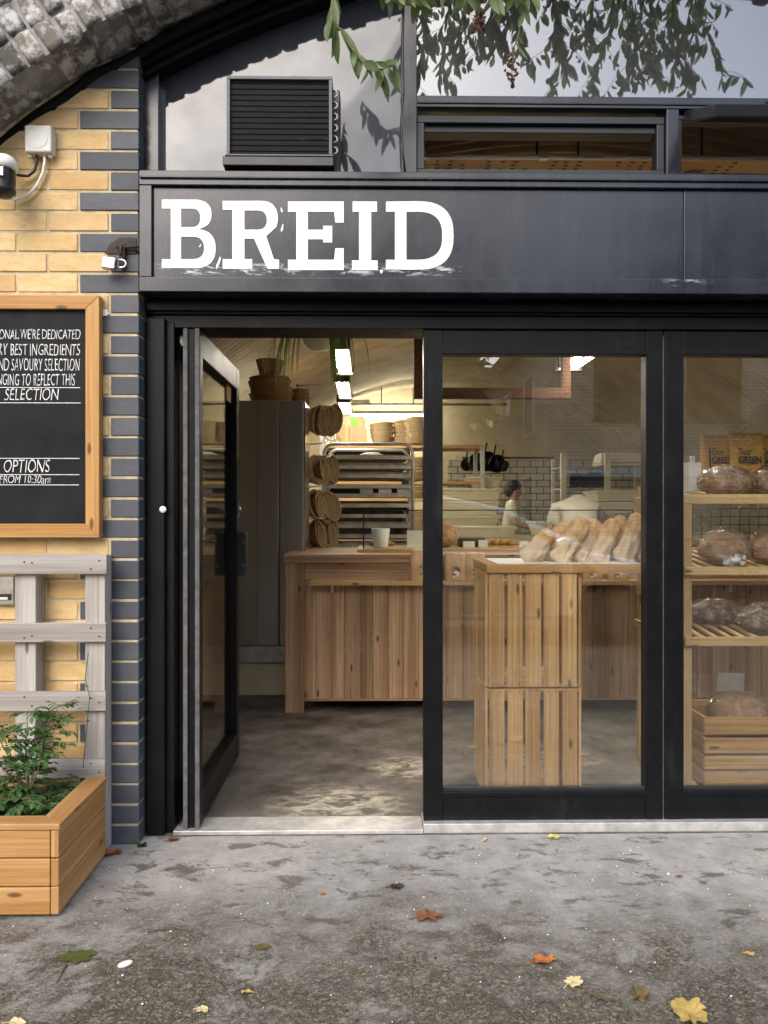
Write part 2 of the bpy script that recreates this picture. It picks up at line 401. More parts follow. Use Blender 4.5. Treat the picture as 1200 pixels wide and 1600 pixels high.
def backed_glass():
    t = NT('grey_backed_glass'); p = t.pos()
    c = t.mix(t.ramp(t.noise(p, 4, 6, .6), [(.35, 0.), (.7, 1.)]), (.040, .044, .058), (.065, .07, .088))
    d = t.n('ShaderNodeBsdfDiffuse', Color=c); g = t.n('ShaderNodeBsdfGlossy'); g.inputs['Roughness'].default_value = .04
    t.put(g.inputs['Normal'], t.bump(t.noise(p, 2.2, 2), .02, .01))
    k = t.math('ADD', t.math('MULTIPLY', t.noise(p, 5, 6, .65), .07), .040)
    mx = t.n('ShaderNodeMixShader'); t.put(mx.inputs[0], k); t.t.links.new(d.outputs[0], mx.inputs[1]); t.t.links.new(g.outputs[0], mx.inputs[2])
    t.t.links.new(mx.outputs[0], t.out.inputs[0]); return t.mat
M['glass_back'] = backed_glass()
M['brush'] = paint('brush_pile', (.11, .11, .115), .95, var=.35, sc=30, bump=.8, bsc=300)
M['pine'] = wood('oiled_pine', (.62, .37, .155), (.40, .20, .065), .5)
M['pine_pale'] = wood('pale_pine', (.72, .53, .28), (.52, .35, .16), .6)
M['pine_warm'] = wood('warm_pine', (.62, .41, .19), (.36, .20, .08), .6)
M['reclaimed'] = wood('reclaimed_pine', (.54, .365, .22), (.27, .155, .082), .65)
M['pallet'] = wood('weathered_pallet_wood', (.66, .63, .60), (.36, .315, .28), .85, .25)
M['frame_wood'] = wood('frame_wood', (.62, .36, .12), (.42, .20, .055), .5)
M['beam'] = wood('stained_beam', (.17, .075, .028), (.09, .035, .012), .6)
M['chalk'] = paint('blackboard', (.0065, .0075, .0095), .6, var=.6, sc=5, bump=.03, spec=.2)
M['chalkink'] = paint('chalk_ink', (.72, .72, .72), .9, var=.25, sc=60)
def steelmat():
    t = NT('brushed_steel'); o = t.pos(); v = t.mapping(o, (120, 120, 1.2))
    s1 = t.noise(v, 1, 3); blot = t.noise(o, 2.2, 5)
    c = t.mix(blot, (.36, .35, .335), (.50, .485, .46)); rr = t.math('ADD', t.math('MULTIPLY', s1, .12), t.math('MULTIPLY', blot, .2)); rr = t.math('ADD', rr, .17)
    t.bsdf(c, rr, 1.0, t.bump(t.math('ADD', t.math('MULTIPLY', s1, .3), t.noise(o, 1.6, 1)), .05, .01)); return t.mat
M['steel'] = steelmat()
M['rack'] = paint('rack_steel', (.46, .45, .43), .42, .6, var=.3, sc=9)
M['tray'] = paint('baked_on_tray', (.26, .21, .155), .6, .35, var=.6, sc=14, bump=.3)
M['traydark'] = paint('blackened_tray', (.03, .026, .022), .55, .3, var=.5, sc=12)
M['vault'] = paint('corrugated_sheet', (.58, .53, .42), .6, .1, var=.22, sc=3, bump=.05)
M['cream'] = paint('cream_plaster', (.66, .58, .40), .85, var=.1, sc=3, bump=.25)
M['plaster'] = paint('stained_plaster', (.52, .45, .32), .85, var=.2, sc=3, bump=.25)
M['tubwhite'] = paint('cream_plastic', (.72, .66, .50), .5, var=.06)
M['white'] = paint('white_plastic', (.78, .78, .76), .45, var=.08)
M['paper'] = paint('white_paper', (.80, .79, .76), .8, var=.05)
M['kraft'] = paint('kraft_paper', (.50, .33, .18), .8, var=.16, sc=12, bump=.4, bsc=30)
M['kraft_gold'] = paint('golden_kraft', (.56, .30, .07), .6, var=.15, sc=12, bump=.4, bsc=30)
M['card'] = paint('cardboard', (.46, .30, .16), .85, var=.12, sc=6)
M['green'] = paint('green_label', (.18, .45, .06), .6)
M['ink'] = paint('black_ink', (.012, .012, .012), .6)
M['blackplastic'] = paint('black_plastic', (.012, .012, .013), .4, var=.2)
M['greybox'] = paint('grey_plastic', (.60, .60, .57), .5, var=.12, sc=20)
M['darkgrey'] = paint('dark_grey_metal', (.09, .095, .105), .5, .2)
M['chrome'] = paint('chrome', (.62, .61, .60), .22, 1.0, var=.15)
M['rust'] = paint('rusty_steel', (.045, .032, .026), .7, .3, var=.5, sc=40)
M['whitecable'] = paint('white_cable', (.80, .79, .76), .5, var=.05)
M['tube'] = emit('lit_tube', (1, .91, .75), 78.0)
M['ledtube'] = emit('lit_led', (1, .89, .68), 28.0)
def bread(name, a, b, flour=.3):
    t = NT(name); o = t.obj(); n1 = t.noise(o, 14, 6, .65)
    c = t.mix(t.ramp(n1, [(.35, 0.), (.65, 1.)]), a, b); fl = t.ramp(t.noise(o, 26, 5, .7), [(.50, 0.), (.68, flour)])
    c = t.mix(fl, c, (.72, .62, .47)); t.bsdf(c, .7, 0, t.bump(t.noise(o, 55, 6, .7), .7, .006), .3); return t.mat
M['bread'] = bread('bread_crust', (.33, .15, .05), (.50, .28, .11), .5)
M['seeded'] = bread('seeded_crust', (.10, .05, .022), (.30, .18, .08), .75)
M['cake'] = bread('cake_crumb', (.20, .09, .03), (.48, .25, .06), .1)
M['wicker'] = None
def wicker(name, a, b, su=70, sv=120):
    t = NT(name); o = t.obj(); uv = t.n('ShaderNodeUVMap').outputs[0]
    ch = t.n('ShaderNodeTexChecker'); t.put(ch.inputs['Vector'], t.mapping(uv, (su, sv, 1))); ch.inputs['Scale'].default_value = 1
    wv = t.n('ShaderNodeTexWave', bands_direction='Y'); t.put(wv.inputs['Vector'], t.mapping(uv, (su * .2, sv, 1))); wv.inputs['Scale'].default_value = .32; wv.inputs['Distortion'].default_value = 1.0
    h = t.math('ADD', t.math('MULTIPLY', ch.outputs[1], .5), wv.outputs[1])
    c = t.mix(t.ramp(h, [(.15, 0.), (.9, 1.)]), b, a); c = t.mix(t.math('MULTIPLY', t.noise(o, 20, 4), .4), c, mul(b, .8))
    t.bsdf(c, .6, 0, t.bump(h, .8, .006), .35); return t.mat
M['wicker'] = wicker('brown_wicker', (.50, .27, .11), (.19, .08, .03))
M['cane'] = wicker('pale_cane', (.66, .50, .28), (.36, .24, .11), 10, 220)
M['cane_dark'] = wicker('dull_cane', (.44, .32, .17), (.20, .13, .055), 10, 220)
def plasticbag():
    t = NT('clear_wrap'); p = t.pos(); nm = t.bump(t.math('ADD', t.noise(p, 24, 4, .7, 1.5), t.math('MULTIPLY', t.noise(p, 70, 3, .6, 1.0), .4)), 1.0, .02)
    tr = t.n('ShaderNodeBsdfTransparent', Color=(.93, .93, .94)); gl = t.n('ShaderNodeBsdfGlossy', Color=(1, 1, 1)); gl.inputs['Roughness'].default_value = .07; t.put(gl.inputs['Normal'], nm)
    df = t.n('ShaderNodeBsdfDiffuse', Color=(.85, .85, .85)); t.put(df.inputs['Normal'], nm)
    k = t.ramp(t.noise(t.mapping(p, (1, 1, 1)), 34, 6, .75, 2.), [(.58, .0), (.63, .5)])  # white patches painted in as highlights on the crinkled film
    m1 = t.n('ShaderNodeMixShader'); t.put(m1.inputs[0], k); t.t.links.new(tr.outputs[0], m1.inputs[1]); t.t.links.new(df.outputs[0], m1.inputs[2])
    lw = t.n('ShaderNodeLayerWeight'); lw.inputs['Blend'].default_value = .25; t.put(lw.inputs['Normal'], nm)
    kk = t.math('ADD', t.math('MULTIPLY', lw.outputs['Fresnel'], .6), .13, True)
    m2 = t.n('ShaderNodeMixShader'); t.put(m2.inputs[0], kk); t.t.links.new(m1.outputs[0], m2.inputs[1]); t.t.links.new(gl.outputs[0], m2.inputs[2])
    t.t.links.new(m2.outputs[0], t.out.inputs[0]); return t.mat
M['wrap'] = plasticbag()
M['soil'] = paint('wet_soil', (.022, .016, .012), .95, var=.6, sc=30, bump=1.0, bsc=70)
M['leafgreen'] = leafmat('shrub_leaf', [(.05, .13, .04), (.085, .20, .06), (.13, .27, .08), (.07, .16, .065), (.19, .30, .11)])
M['branchleaf'] = leafmat('drooping_leaf', [(.10, .17, .06), (.16, .25, .09), (.26, .34, .16), (.13, .20, .08), (.32, .35, .17)])
M['grassy'] = leafmat('strap_leaf', [(.16, .30, .05), (.27, .40, .08), (.20, .33, .08)])
M['treeleaf'] = leafmat('tree_leaf', [(.03, .06, .015), (.06, .10, .025), (.045, .08, .02)])
M['stem'] = paint('green_brown_stem', (.16, .14, .06), .8)
M['bark'] = paint('bark', (.10, .08, .06), .9, var=.3, bump=.8)
M['seed'] = paint('dry_seed_head', (.09, .04, .025), .9, var=.5, sc=60)
M['skin'] = paint('skin', (.52, .33, .24), .55, var=.06)
M['hair'] = paint('dark_hair', (.012, .009, .008), .5, var=.3)
M['tee'] = paint('cream_cotton', (.82, .77, .64), .9, var=.06, bump=.4, bsc=14)
M['denim'] = paint('dark_trousers', (.03, .032, .04), .9, var=.15)
M['apron'] = paint('apron_cloth', (.60, .55, .43), .9, var=.05)

def shop_floor_mat():
    t = NT('worn_concrete_floor'); p = t.pos()
    c = t.mix(t.ramp(t.noise(p, 2.6, 7, .65), [(.36, 0.), (.62, 1.)]), (.045, .039, .033), (.19, .175, .155))
    dk = t.ramp(t.noise(p, 2.4, 9, .74, .2), [(.44, 0.), (.68, 1.)]); c = t.mix(t.math('MULTIPLY', dk, .8), c, (.030, .024, .019))
    sx = t.n('ShaderNodeSeparateXYZ', Vector=p)
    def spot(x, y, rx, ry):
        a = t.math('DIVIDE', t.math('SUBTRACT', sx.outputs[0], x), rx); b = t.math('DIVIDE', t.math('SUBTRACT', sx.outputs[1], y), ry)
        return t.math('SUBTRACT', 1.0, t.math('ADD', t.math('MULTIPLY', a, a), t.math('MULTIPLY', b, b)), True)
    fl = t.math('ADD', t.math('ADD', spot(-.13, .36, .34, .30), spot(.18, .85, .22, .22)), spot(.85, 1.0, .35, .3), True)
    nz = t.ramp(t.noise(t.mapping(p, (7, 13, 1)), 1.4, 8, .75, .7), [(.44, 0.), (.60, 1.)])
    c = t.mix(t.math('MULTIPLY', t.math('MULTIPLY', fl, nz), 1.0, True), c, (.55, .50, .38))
    spk = t.ramp(t.noise(p, 40, 6, .8), [(.63, 0.), (.70, .6)]); c = t.mix(t.math('MULTIPLY', spk, .7), c, (.42, .38, .30))
    t.bsdf(c, t.math('ADD', t.math('MULTIPLY', t.noise(p, 6, 5), .4), .35), 0, t.bump(t.noise(p, 26, 8, .7), .25, .004), .4); return t.mat
def pavement_mat():
    t = NT('stained_pavement'); p = t.pos(); sx = t.n('ShaderNodeSeparateXYZ', Vector=p)
    big = t.noise(p, 1.7, 7, .68, .3); mid = t.noise(p, 5.0, 8, .72, .5)
    # distance from the shopfront: cement wash near the wall, exposed aggregate further out
    g = t.math('ADD', t.math('MULTIPLY', sx.outputs[1], -1.0), t.math('MULTIPLY', t.math('SUBTRACT', big, .5), 1.3))
    g = t.math('ADD', g, t.math('MULTIPLY', t.math('SUBTRACT', mid, .5), .9))
    g = t.math('ADD', g, t.math('MULTIPLY', sx.outputs[0], -.12))
    agg = t.ramp(g, [(.22, 0.), (.50, .45), (.80, 1.)])
    cem = t.mix(t.ramp(t.noise(p, 9, 8, .7), [(.35, 0.), (.68, 1.)]), (.27, .262, .25), (.43, .42, .40))
    fine = t.noise(p, 120, 5, .7)
    dark = t.mix(t.ramp(fine, [(.38, 0.), (.64, 1.)]), (.030, .027, .020), (.150, .133, .103))
    av = t.voro(p, 130); ac = t.n('ShaderNodeSeparateColor', Color=av.outputs['Color']).outputs[0]
    dark = t.mix(.55, dark, t.ramp(ac, [(0, (.022, .019, .015)), (.4, (.075, .066, .05)), (.75, (.13, .112, .08)), (.93, (.24, .20, .14)), (1, (.34, .31, .26))]))
    cg = t.ramp(t.noise(p, 75, 6, .75), [(.34, 0.), (.66, 1.)])
    cem = t.mix(t.math('MULTIPLY', cg, .45), cem, (.20, .19, .175))
    c = t.mix(agg, cem, dark)
    wash = t.ramp(t.noise(p, 3.4, 9, .75, .6), [(.53, 0.), (.64, .75)]); c = t.mix(t.math('MULTIPLY', wash, agg), c, (.33, .32, .30))
    st = t.ramp(t.noise(t.mapping(p, (1, 1.7, 1), (3, 1, 0)), 6.5, 8, .74, .4), [(.545, 0.), (.595, 1.)]); c = t.mix(t.math('MULTIPLY', st, .70), c, (.055, .046, .034))
    moss = t.ramp(t.noise(t.mapping(p, (1, 1.5, 1), (9, 4, 0)), 3.0, 6, .7), [(.60, 0.), (.72, 1.)]); c = t.mix(t.math('MULTIPLY', moss, .55), c, (.085, .088, .045))
    bumps = fine
    for sc_, thr, cut in ((120, .13, .80), (210, .2, .70), (75, .085, .93)):
        v = t.voro(p, sc_); col = t.n('ShaderNodeSeparateColor', Color=v.outputs['Color'])
        on = t.math('MULTIPLY', t.math('LESS_THAN', v.outputs['Distance'], thr), t.math('GREATER_THAN', col.outputs[0], cut))
        tint = t.ramp(col.outputs[1], [(0, (.62, .58, .50)), (.45, (.50, .42, .28)), (.7, (.42, .24, .08)), (.88, (.70, .68, .64)), (1, (.03, .03, .03))])
        c = t.mix(t.math('MULTIPLY', on, t.math('ADD', t.math('MULTIPLY', agg, .5), .16)), c, tint)
    rr = t.math('SUBTRACT', .85, t.math('MULTIPLY', st, .3))
    h = t.math('ADD', t.math('MULTIPLY', fine, agg), t.math('MULTIPLY', t.noise(p, 30, 6, .7), .6))
    t.bsdf(c, rr, 0, t.bump(h, .7, .006), .4); return t.mat
M['shopfloor'] = shop_floor_mat(); M['pave'] = pavement_mat()
M['asphalt'] = paint('asphalt', (.05, .05, .05), .85, var=.3, sc=3, bump=.6, bsc=120)
M['yline'] = paint('yellow_road_paint', (.55, .38, .04), .8, var=.2, sc=20)

# ================================================================== THE SETTING
ZG = 0.0
pv = MB(); pv.box(-30, 30, -4.0, .07, -.14, 0.0)
tag(pv.build('pavement', M['pave'], base=(0, -2, -.14)), kind='structure')
fl = MB(); fl.box(-2.75, 4.9, .07, 10.0, -.10, .004)
tag(fl.build('shop_floor', M['shopfloor'], base=(.6, 5, -.1)), kind='structure')
gd = MB(); gd.box(-150, 150, -150, 150, -.30, -.145)
tag(gd.build('ground', M['asphalt'], base=(0, 0, -.3)), kind='structure')
rd = MB(); rd.box(-60, 60, -9.2, -4.0, -.2, -.141)
tag(rd.build('road', M['asphalt'], base=(0, -6, -.2)), kind='structure')
fp = MB(); fp.box(-60, 60, -11.5, -9.2, -.2, -.02)
tag(fp.build('far_pavement', M['asphalt'], base=(0, -10, -.2)), kind='structure')
yl = MB()
for y in (-4.22, -4.40): yl.box(-30, 30, y - .05, y + .05, -.1405, -.137)
tag(yl.build('road_markings', M['yline'], base=(0, -4.3, -.14)), kind='structure')

# ---- railway arch: circle of radius 3.93 about (ACX, ACZ)
ACX, ACZ, AR = 1.06, -0.49, 3.93
QX = W(217, 800, 0).x                       # quoin corner left; the front is symmetrical about ACX
QXR = 2 * ACX - QX
arch = MB(); YF = -.20
mb_back = MB()
for ring in range(4):
    r0 = AR + ring * .113; nb = int(math.pi * 1.0 * (r0 + .05) / .076)
    for i in range(nb):
        a = math.pi * (i + .5 * (ring % 2)) / nb
        if not (R(8) < a < R(172)): continue
        rr = r0 + .052 + rnd.uniform(-.007, .007) + .012 * noise.noise(Vector((a * 9, ring, 0))); tl = math.pi * (r0 + .05) / nb - .011
        c = Vector((ACX + rr * math.cos(a), 0, ACZ + rr * math.sin(a)))
        Mx = Matrix.Rotation(-a + R(rnd.uniform(-1.6, 1.6)), 3, 'Y') @ Matrix.Rotation(R(rnd.uniform(-2, 2)), 3, 'Z')
        off = rnd.uniform(-.012, .010)
        for (ya, yb) in ((YF, YF + .205), (YF + .217, YF + .42)) if ring == 0 else ((YF, YF + .205),):
            arch.box(c.x - .052, c.x + .052, ya + off, yb + off, c.z - tl / 2, c.z + tl / 2, 0, Mx, n=5, jit=.0065)
arch.arcband(ACX, ACZ, AR + .004, AR + .48, R(2), R(178), YF + .014, YF + .42, 90, 1)
# spandrel wall above the rings, in rough courses
for k in range(14, 34):
    z = 2.4 + k * .0755; half = rnd.random() * .1
    x = -3.9 + (.11 if k % 2 else 0)
    while x < 6.0:
        cx, cz = x + .105, z + .033
        if math.hypot(cx - ACX, cz - ACZ) > AR + .47 + .04:
            arch.box(x, x + .213, YF + .03 + rnd.uniform(-.006, .006), YF + .2, z, z + .065, 0, None, n=3, jit=.006)
        x += .225
arch.arcband(ACX, ACZ, AR + .485, AR + 2.6, R(2), R(178), YF + .045, YF + .4, 60, 1)
arch_o = tag(arch.build('brick_arch', [M['old'], M['oldmortar']], base=(ACX, 0, 2.4)), 'sooty old railway arch of weathered bricks curving over the black shopfront', 'arch')

# ---- yellow brick infill with blue brick quoins
def inside_arch(x, z, m): return math.hypot(x - ACX, z - ACZ) < AR + m
def infill(side):
    b = MB(); xs = QX if side < 0 else QXR; sg = side
    for k in range(0, 44):
        z0 = k * .075 - .004 + .005; z1 = z0 + .065
        x = xs; first = True
        while abs(x - xs) < 2.3:
            L = .1025 if (first and k % 2 == 0) else .215
            xa, xb = x, x + sg * L
            if inside_arch(min(xa, xb) if sg < 0 else max(xa, xb), z1, .05) or inside_arch(max(xa, xb) if sg < 0 else min(xa, xb), z0, .0):
                j = rnd.uniform(-.0015, .0015)
                b.solid_box(xa, xb, j, .102, z0 + rnd.uniform(-.001, .001), z1 + rnd.uniform(-.001, .001), 1 if first else 0)
                if first:      # the return of the quoin
                    b.solid_box(xs, xs + sg * .1, .112, .30, z0, z1, 1)
            first = False; x += sg * (L + .010)
    # mortar body, a little behind the faces
    xo = xs - sg * .0035
    poly = [(xs + sg * .0045, -.02)]
    n = 24; xe = xs + sg * 2.3
    zt = lambda x: ACZ + math.sqrt(max(.01, (AR + .03) ** 2 - (x - ACX) ** 2)) if abs(x - ACX) < AR + .02 else .1
    poly += [(xs + sg * .0045, zt(xs))] + [(xs + sg * (.0045 + (1.78) * i / n), zt(xs + sg * (.0045 + 1.78 * i / n))) for i in range(1, n + 1)] + [(xs + sg * 1.79, -.02)]
    b.prism(poly, .0045, .296, 2)
    return b
tag(infill(-1).build('brick_wall', [M['yellow'], M['blue'], M['mortar']], bevel=.0022, seg=1), 'yellow brick wall with blue brick quoins beside the open shop door', 'wall')
tag(infill(1).build('brick_wall', [M['yellow'], M['blue'], M['mortar']], bevel=.0022, seg=1), 'yellow brick wall with blue brick quoins past the bread shelf window', 'wall')

# ---- the black shopfront
YS = .085
shop = thing('shopfront', 'black painted timber shopfront with white lettered sign board filling the arch', 'shopfront', (ACX, YS, 0))
blk = M['black']
# curved arch lining + bead
b = MB(); b.arcband(ACX, ACZ, AR - .088, AR + .012, R(20), R(160), .05, .20, 90)
b.arcband(ACX, ACZ, AR - .066, AR - .040, R(20), R(160), .03, .052, 90)
b.arcband(ACX, ACZ, AR - .26, AR + .02, R(4), R(176), .24, .30, 90)
b.build('arch_lining', blk, shop)
pipe = MB(); pipe.tube([(ACX + (AR - .024) * math.cos(R(a)), .012 + .006 * math.sin(a * .7), ACZ + (AR - .024 + .008 * math.sin(a * 1.3)) * math.sin(R(a))) for a in range(20, 161, 2)], .022, 10)
tag(pipe.build('black_conduit', blk), 'black painted conduit following the underside of the brick arch', 'conduit')
# fascia
fx0, fx1 = W(217, 800, -.03).x, QXR + .01
fz1, fz0 = WZ(268, -.03), WZ(457, -.03)
b = MB()
lw = W(237, 800, -.03).x; zt2 = WZ(291, -.03); zb2 = WZ(434, -.03)
b.box(fx0, fx1, -.03, .06, zt2, fz1); b.box(fx0, fx1, -.03, .06, fz0, zb2)
b.box(fx0, lw, -.0285, .06, zb2, zt2); b.box(fx1 - .045, fx1, -.0285, .06, zb2, zt2)
b.box(fx0 + .004, fx1, -.040, -.03, zt2 + .022, zt2 + .030); b.box(fx0, fx1, .06, YS + .16, fz0 + .004, fz1 - .004)
fas = b.build('sign_frame', M['fascia'], shop, bevel=.003)
sx_ = W(1068, 800, -.012).x
b = MB(); b.box(lw + .001, sx_ - .0012, -.012, .055, zb2 + .001, zt2 - .001); b.build('sign_panel', M['fascia'], shop, bevel=.002)
b = MB(); b.box(sx_ + .0012, fx1 - .046, -.0135, .055, zb2 + .001, zt2 - .001); pan2 = b.build('sign_panel', M['fascia'], shop, bevel=.002)

# lettering, traced as slab serif capitals at their real size
def arcpts(cx, cy, rx, ry, a0, a1, n=18): return [(cx + rx * math.cos(R(a0 + (a1 - a0) * i / n)), cy - ry * math.sin(R(a0 + (a1 - a0) * i / n))) for i in range(n + 1)]
def sq(cx, cy, rx, ry, p=2.4, n=20):
    """right half of a superellipse, top to bottom"""
    out = []
    for i in range(n + 1):
        a = math.pi / 2 - math.pi * i / n; c, s_ = math.cos(a), math.sin(a)
        out.append((cx + rx * abs(c) ** (2 / p), cy - ry * math.copysign(abs(s_) ** (2 / p), s_)))
    return out
LET = {
 'B': ([(253, 312)] + sq(303, 335, 27.5, 23) + sq(304, 388.5, 33, 30.5)[1:] + [(253, 419), (253, 405), (267, 405), (267, 326), (253, 326)],
       [[(283, 326)] + sq(300, 340.5, 13, 14.5) + [(283, 355)], [(283, 370)] + sq(301, 387.5, 18, 17.5) + [(283, 405)]]),
 'R': ([(348, 314)] + sq(407, 341, 27, 27)[:14] + [(416, 369), (428, 405), (436, 406), (436, 420), (418, 420), (397, 373), (382, 373), (382, 405), (394, 405), (394, 420), (348, 420), (348, 405), (363, 405), (363, 328), (348, 328)],
       [[(382, 329)] + sq(402, 344, 15, 15) + [(382, 359)]]),
 'E': ([(450, 315), (537, 315), (537, 348), (524, 348), (522, 331), (481, 331), (481, 359), (505, 359), (505, 353), (519, 353), (519, 379), (505, 379), (505, 374), (481, 374), (481, 406), (522, 406), (524, 388), (537, 388), (537, 422), (450, 422), (450, 406), (463, 406), (463, 331), (450, 331)], []),
 'I': ([(551, 315), (589, 315), (589, 331), (580, 331), (580, 407), (590, 407), (590, 422), (550, 422), (550, 407), (561, 407), (561, 331), (551, 331)], []),
 'D': ([(603, 315)] + sq(650, 368, 58.5, 53.5, 2.6) + [(603, 421), (603, 406), (617, 406), (617, 331), (603, 331)],
       [[(635, 331)] + sq(651, 368.5, 40, 37.5, 2.6) + [(635, 406)]]),
}
def outline_mesh(name, loops, y, mat, parent, ext=.0012):
    cu = bpy.data.curves.new(name, 'CURVE'); cu.dimensions = '2D'; cu.fill_mode = 'BOTH'; cu.extrude = ext
    for lp in loops:
        sp = cu.splines.new('POLY'); sp.points.add(len(lp) - 1); sp.use_cyclic_u = True
        for p, (x, z) in zip(sp.points, lp): p.co = (x, z, 0, 1)
    tmp = bpy.data.objects.new('tmp_curve', cu); me = bpy.data.meshes.new_from_object(tmp); bpy.data.objects.remove(tmp)
    return finish_flat(name, me, y, mat, parent)
def finish_flat(name, me, y, mat, parent):
    off = wloc(parent) if parent else Vector((0, 0, 0))
    xs = [v.co.x for v in me.vertices]; zs = [v.co.y for v in me.vertices]
    o = Vector(((min(xs) + max(xs)) / 2, y, min(zs)))
    for v in me.vertices: v.co = Vector((v.co.x, y + v.co.z * -1, v.co.y)) - o
    me.flip_normals() if False else None
    me.materials.clear(); me.materials.append(mat)
    ob = bpy.data.objects.new(name, me); COL.objects.link(ob); ob.parent = parent; ob.location = o - off; return ob
sp_panel = [c for c in shop.children if c.name.startswith('sign_panel')][0]
for ch in 'BREID':
    o, holes = LET[ch]
    wp = lambda lp: [(W(x, y, -.0133).x, W(x, y, -.0133).z) for x, y in lp]
    outline_mesh('letter', [wp(o)] + [wp(h) for h in holes], -.0135, M['white_paint'], sp_panel)
# flaked and dripped paint round the letters
for (x, y, w, h, a) in ((341, 412, 4.5, 23, 20), (440, 328, 3, 9, -20), (441, 356, 3.4, 13, 15), (313, 384, 2.4, 6, 30), (596, 424, 4, 7, 0)):
    pl = []
    for i in range(9):
        t = 2 * math.pi * i / 9; rr = rnd.uniform(.6, 1.1); u, v = w / 2 * rr * math.cos(t), h / 2 * rr * math.sin(t)
        pl.append((x + u * math.cos(R(a)) - v * math.sin(R(a)), y + u * math.sin(R(a)) + v * math.cos(R(a))))
    outline_mesh('paint_flake', [wp(pl)], -.0129, M['white_paint'], sp_panel, .0006)

# door head, tracks and jambs
hz0 = WZ(514, .11)
jx0, jx1 = W(230, 800, YS).x, QXR
x2_end = W(662, 800, .11).x + 3 * (W(1036, 800, .11).x - W(662, 800, .11).x) + .02
b = MB(); b.box(jx0 - .02, jx1, .088, .30, WZ(492, .088), fz0 + .0035); b.build('door_head', blk, shop, bevel=.003)
b = MB(); b.box(jx0, jx1, .070, .0878, WZ(486, .07), WZ(474, .07)); b.box(jx0, jx1, .1, .28, hz0, WZ(492, .088) - .002); b.build('door_track', blk, shop, bevel=.002)
b = MB(); b.box(jx0, W(257, 800, .07).x, .07, .30, 0, hz0 + .03); b.box(W(257.6, 800, .09).x, W(272, 800, .09).x, .095, .26, 0, hz0 + .02)
b.box(W(273, 800, .1).x, W(276, 800, .1).x, .15, .25, 0, hz0 + .01); b.build('door_jamb', blk, shop, bevel=.003)
b = MB(); b.box(x2_end, jx1, .07, .30, 0, hz0 + .03); b.build('door_jamb', blk, shop, bevel=.003)
b = MB(); b.box(W(662, 800, .07).x, jx1 - .05, .078, .20, -.01, WZ(1288, .078)); b.box(jx0 + .10, W(661.5, 800, .07).x, .074, .19, -.01, .018); b.box(jx0 + .10, W(661.5, 800, .07).x, .19, .235, -.01, .010)
b.build('threshold', M['alu'], shop, bevel=.002)

# glazed sliding panels
LX = [W(662, 800, .11).x]; PW = W(1036, 800, .11).x - LX[0]
def panel(x0):
    z0, z1 = WZ(1288, .11) + .002, hz0 - .003; sw, sr = W(692, 800, .11).x - LX[0], .066
    gz0, gz1 = WZ(1238, .11), WZ(553, .11)
    b = MB(); b.box(x0, x0 + sw, .11, .17, z0, z1); b.box(x0 + PW - sr, x0 + PW, .11, .17, z0, z1)
    b.box(x0 + sw, x0 + PW - sr, .1125, .168, z0, gz0); b.box(x0 + sw, x0 + PW - sr, .1125, .168, gz1, z1)
    b.box(x0 + sw - .008, x0 + PW - sr + .008, .1065, .1122, gz1, gz1 + .018); b.box(x0 + sw - .008, x0 + PW - sr + .008, .1065, .1122, gz0 - .018, gz0)
    p = b.build('sliding_panel', blk, shop, bevel=.0025)
    b = MB(); b.box(x0 + sw - .012, x0 + PW - sr + .012, .139, .145, gz0 - .012, gz1 + .012); b.build('glass', M['glass_door'], p)
    b = MB(); b.box(x0 + sw, x0 + PW - sr, .118, .1385, gz0, gz0 + .012); b.build('glazing_bead', M['darkalu'], p)
    return p
panel(LX[0]); gap = .007; x2 = LX[0] + PW + gap; panel(x2); panel(x2 + PW + gap)
b = MB(); b.box(LX[0] + PW + .001, x2 - .001, .118, .15, WZ(1284, .11), hz0 - .02); b.build('gasket', M['brush'], shop)

# the open leaf, turned in at a right angle
dxa, dxb = W(287, 800, .1).x, W(312.5, 800, .1).x; dy0, dy1 = .10, 1.005; dz0, dz1 = .022, hz0 - .004
b = MB(); xm = (dxa + dxb) / 2
st = .085
b.box(dxa, dxb, dy0, dy0 + .05, dz0, dz1); b.box(dxa, dxb, dy1 - .075, dy1, dz0, dz1)
b.box(dxa + .001, dxb - .001, dy0 + .05, dy1 - .075, dz0, dz0 + .125); b.box(dxa + .001, dxb - .001, dy0 + .05, dy1 - .075, dz1 - .10, dz1)
door = b.build('open_door', blk, shop, bevel=.0025)
b = MB(); b.box(xm - .003, xm + .003, dy0 + .045, dy1 - .07, dz0 + .12, dz1 - .095); b.build('glass', M['glass_door'], door)
b = MB()
for xx in (dxa + .0085, dxb - .0085): b.box(xx - .0085, xx + .0085, dy0 - .012, dy0, dz0 - .01, dz1)
b.build('brush_seal', M['brush'], door, bevel=.003)
for sg in (-1, 1):
    b = MB(); xx = dxb if sg > 0 else dxa; zc = WZ(865, .93)
    b.box(xx + sg * .0005, xx + sg * .044, dy1 - .085, dy1 - .079, zc - .105, zc + .105); b.box(xx + sg * .036, xx + sg * .044, dy1 - .079, dy1 - .005, zc - .105, zc + .105); b.box(xx + sg * .0005, xx + sg * .036, dy1 - .079, dy1 - .02, zc - .098, zc + .098)
    h = b.build('pull_handle', M['blackplastic'], door, bevel=.002)
    for dz in (-.055, .05): b = MB(); b.box(xx + sg * .03, xx + sg * .036, dy1 - .0875, dy1 - .0852, zc + dz - .006, zc + dz + .006); b.build('screw', M['chrome'], h)
b = MB(); zl = WZ(795, .97); b.tube([(dxb, dy1 - .03, zl), (dxb + .016, dy1 - .03, zl)], .014, 14); b.box(dxb, dxb + .006, dy1 - .046, dy1 - .016, zl - .045, zl + .03); b.build('lock', M['chrome'], door, bevel=.001)
